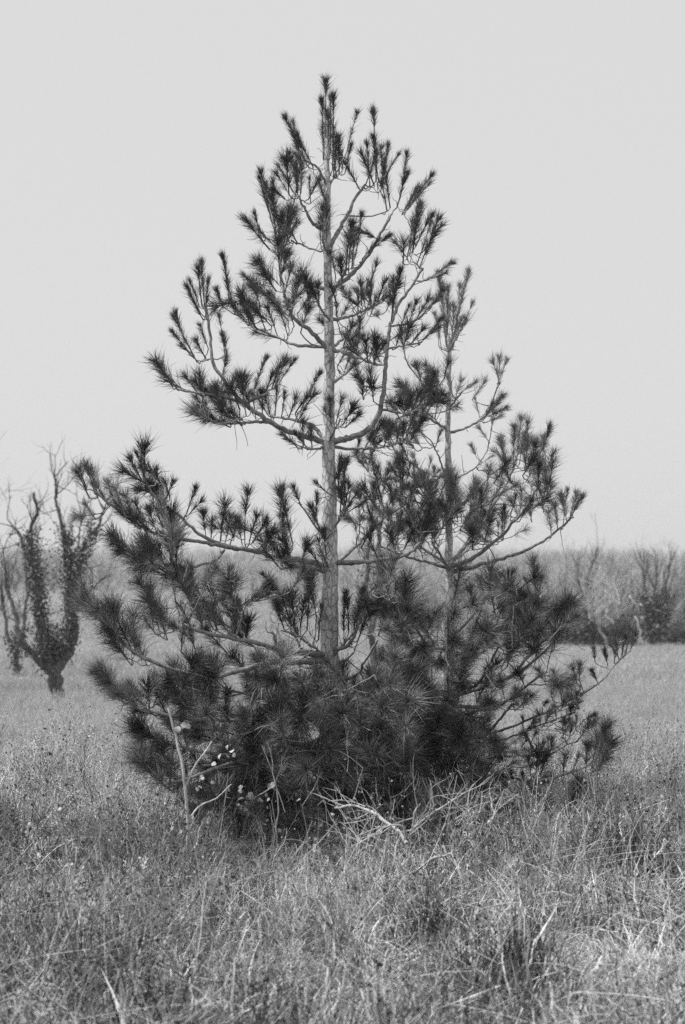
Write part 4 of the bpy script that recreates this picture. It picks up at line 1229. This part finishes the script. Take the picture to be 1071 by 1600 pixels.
def big_leaf(root, b, c, s):
    """one curled leaf with a midrib fold"""
    mb = MB()
    d = rng.normal(0, 1, 3); d[1] *= .4; d /= np.linalg.norm(d)
    sd = np.cross(d, rng.normal(0, 1, 3)); sd /= np.linalg.norm(sd); nn = np.cross(d, sd)
    t = np.linspace(0, 1, 5)
    wv = np.array([.05, .38, .45, .3, .02]) * s
    cur = -.35 * s * t ** 2
    V = []
    for i in range(5):
        o_ = c - b + d * s * t[i] + nn * cur[i]
        V += [o_ - sd * wv[i] + nn * wv[i] * .35, o_, o_ + sd * wv[i] + nn * wv[i] * .35]
    Q = []
    for i in range(4):
        for j in range(2): Q.append([i * 3 + j, i * 3 + j + 1, i * 3 + j + 4, i * 3 + j + 3])
    mb.add(np.array(V), Q, None, 0, rng.uniform(0, 1))
    mb.build('leaf', M_LEAF_PALE, root)


for (px, py, s) in [(285, 1134, .05), (292, 1140, .04), (352, 1175, .04), (345, 1190, .04), (360, 1182, .035), (318, 1218, .04), (312, 1230, .035), (322, 1222, .03),
                    (320, 1284, .045), (316, 1290, .035), (275, 1290, .035), (255, 1288, .035), (262, 1296, .03), (285, 1360, .04), (278, 1322, .035), (300, 1272, .035), (262, 1308, .03)]:
    
    for k in range(2): big_leaf(root, b, at(px + rng.uniform(-9, 9), py + rng.uniform(-7, 7), Yl + rng.uniform(-.08, .08)), s * .7)
b = gp(420, 1330, 7.5); q = lambda px, py, dd=0.0: at(px, py, 7.5 + dd)
root = empty('leafy_sapling', b); tag(root, 'thin pale-leaved sapling with a bright leaf knot against the dark needles', 'sapling')
for pts, ra, rb in [([b, q(432, 1290), q(436, 1262), q(431, 1222), q(422, 1195), q(410, 1165)], .005, .0025), ([q(431, 1225), q(415, 1238), q(392, 1250)], .004, .002), ([q(433, 1232), q(440, 1250), q(446, 1270)], .004, .002), ([b, q(405, 1290), q(385, 1252)], .004, .002)]:
    mb = MB(); wood_tree(mb, b, [(pts, ra, rb)], 0); mb.build('stem', M_TWIG_PALE, root)
for (px, py, s) in [(431, 1222, .05), (433, 1218, .045), (428, 1226, .04), (384, 1242, .05), (390, 1250, .05), (402, 1246, .045), (410, 1250, .04), (378, 1238, .04), (440, 1216, .03), (388, 1260, .035), (415, 1242, .03)]:
    
    for k in range(2): big_leaf(root, b, at(px + rng.uniform(-6, 6), py + rng.uniform(-6, 6), 7.5 + rng.uniform(-.06, .06)), s * .7)

# stalks of dry weeds
def stalk(px, py0, py1, Y, label, lean=0.0, group='thin dry weed stalks in the grass', r=.0028, n=6, mat=None):
    b = gp(px, py0, Y)
    top = at(px + lean, py1, Y)
    mb = MB()
    P = smooth_path([b, (b * .5 + top * .5) + rng.normal(0, .012, 3), top], 12)
    P[1:-1] += rng.normal(0, .003, (10, 3))
    mb.tube(P - b, np.linspace(r, r * .5, 12), 5, 0)
    for k in range(n):
        j = rng.integers(4, 12)
        a = rng.uniform(0, 6.28)
        twigs(mb, b, P[j], np.array([math.cos(a), math.sin(a), 1.1]), rng.uniform(.05, .16), r * .5, 1, .5, .3, 2, 3)
    o = mb.build('weed_stalk', mat or M_TWIG_DARK); o.location = b
    tag(o, label, 'weed', group)


stalk(842, 1330, 1215, 7.9, 'tall dark bare stalk standing straight below the right pine skirt', 2, r=.004, n=8)
stalk(217, 1240, 1128, 9.8, 'single thin straight stalk in front of the pale field, left of the pines', -1, n=1, r=.0022)
stalk(78, 1290, 1165, 9.2, 'dark branching weed near the left edge where the tall grass begins', -14, n=9)
stalk(130, 1270, 1160, 9.3, 'dark branching weed between the left edge weed and the lone thin stalk', 4, n=9)
for i in range(14):
    Y = rng.uniform(4.8, 8.2)
    px = 40 + i * 73 + rng.uniform(-30, 30)
    h = rng.uniform(.32, .55)
    py0 = HY + EYE / Y * FPX
    stalk(px, py0, py0 - h / Y * FPX, Y, 'thin dark weed stalk in the near tall grass, %s from the left of its kind' % ORD[i], rng.uniform(-60, 60), group='dark weed stalks in the near grass', r=.0022, n=5)


def tussock(px, py, Y, n, H, spread, label):
    b = gp(px, py, Y)
    mb = clump(int(px), n, H, spread, .003, .6, .35, 0)
    o = mb.build('tussock', M_TUSSOCK); o.location = b
    tag(o, label, 'grass tussock', 'dark tussocks in the grass')


tussock(815, 1560, 5.3, 420, .38, .055, 'dark tussock in the grass near the bottom, right of the middle')
tussock(978, 1380, 7.2, 420, .42, .06, 'dark tussock in the grass at the right, below the pine tips')
tussock(940, 1345, 7.9, 150, .28, .06, 'small dark tussock just left of the big dark one at right')
tussock(175, 1520, 5.6, 260, .32, .035, 'dark tussock in the grass at the lower left')
tussock(670, 1500, 5.9, 260, .32, .05, 'dark tussock in the pale grass below the dead bush')


# ------------------------------------------------------------------ thin haze over the field
hm = bpy.data.materials.new('haze_air'); hm.use_nodes = True
hm.node_tree.nodes.clear()
ho = hm.node_tree.nodes.new('ShaderNodeOutputMaterial')
hv = hm.node_tree.nodes.new('ShaderNodeVolumePrincipled')
hv.inputs['Color'].default_value = (.95, .95, .95, 1)
hv.inputs['Density'].default_value = HAZE
hv.inputs['Anisotropy'].default_value = 0.2
hm.node_tree.links.new(hv.outputs[0], ho.inputs['Volume'])
mb = MB()
X, Y0, Y1, Z0, Z1 = 760.0, -340.0, 960.0, -2.8, 7.5
mb.add([(-X, Y0, Z0), (X, Y0, Z0), (X, Y1, Z0), (-X, Y1, Z0), (-X, Y0, Z1), (X, Y0, Z1), (X, Y1, Z1), (-X, Y1, Z1)],
       [[0, 3, 2, 1], [4, 5, 6, 7], [0, 1, 5, 4], [1, 2, 6, 5], [2, 3, 7, 6], [3, 0, 4, 7]])
o = mb.build('haze', hm, None, False)
tag(o, 'thin pale haze lying over the field and the wood', 'haze', kind='stuff')
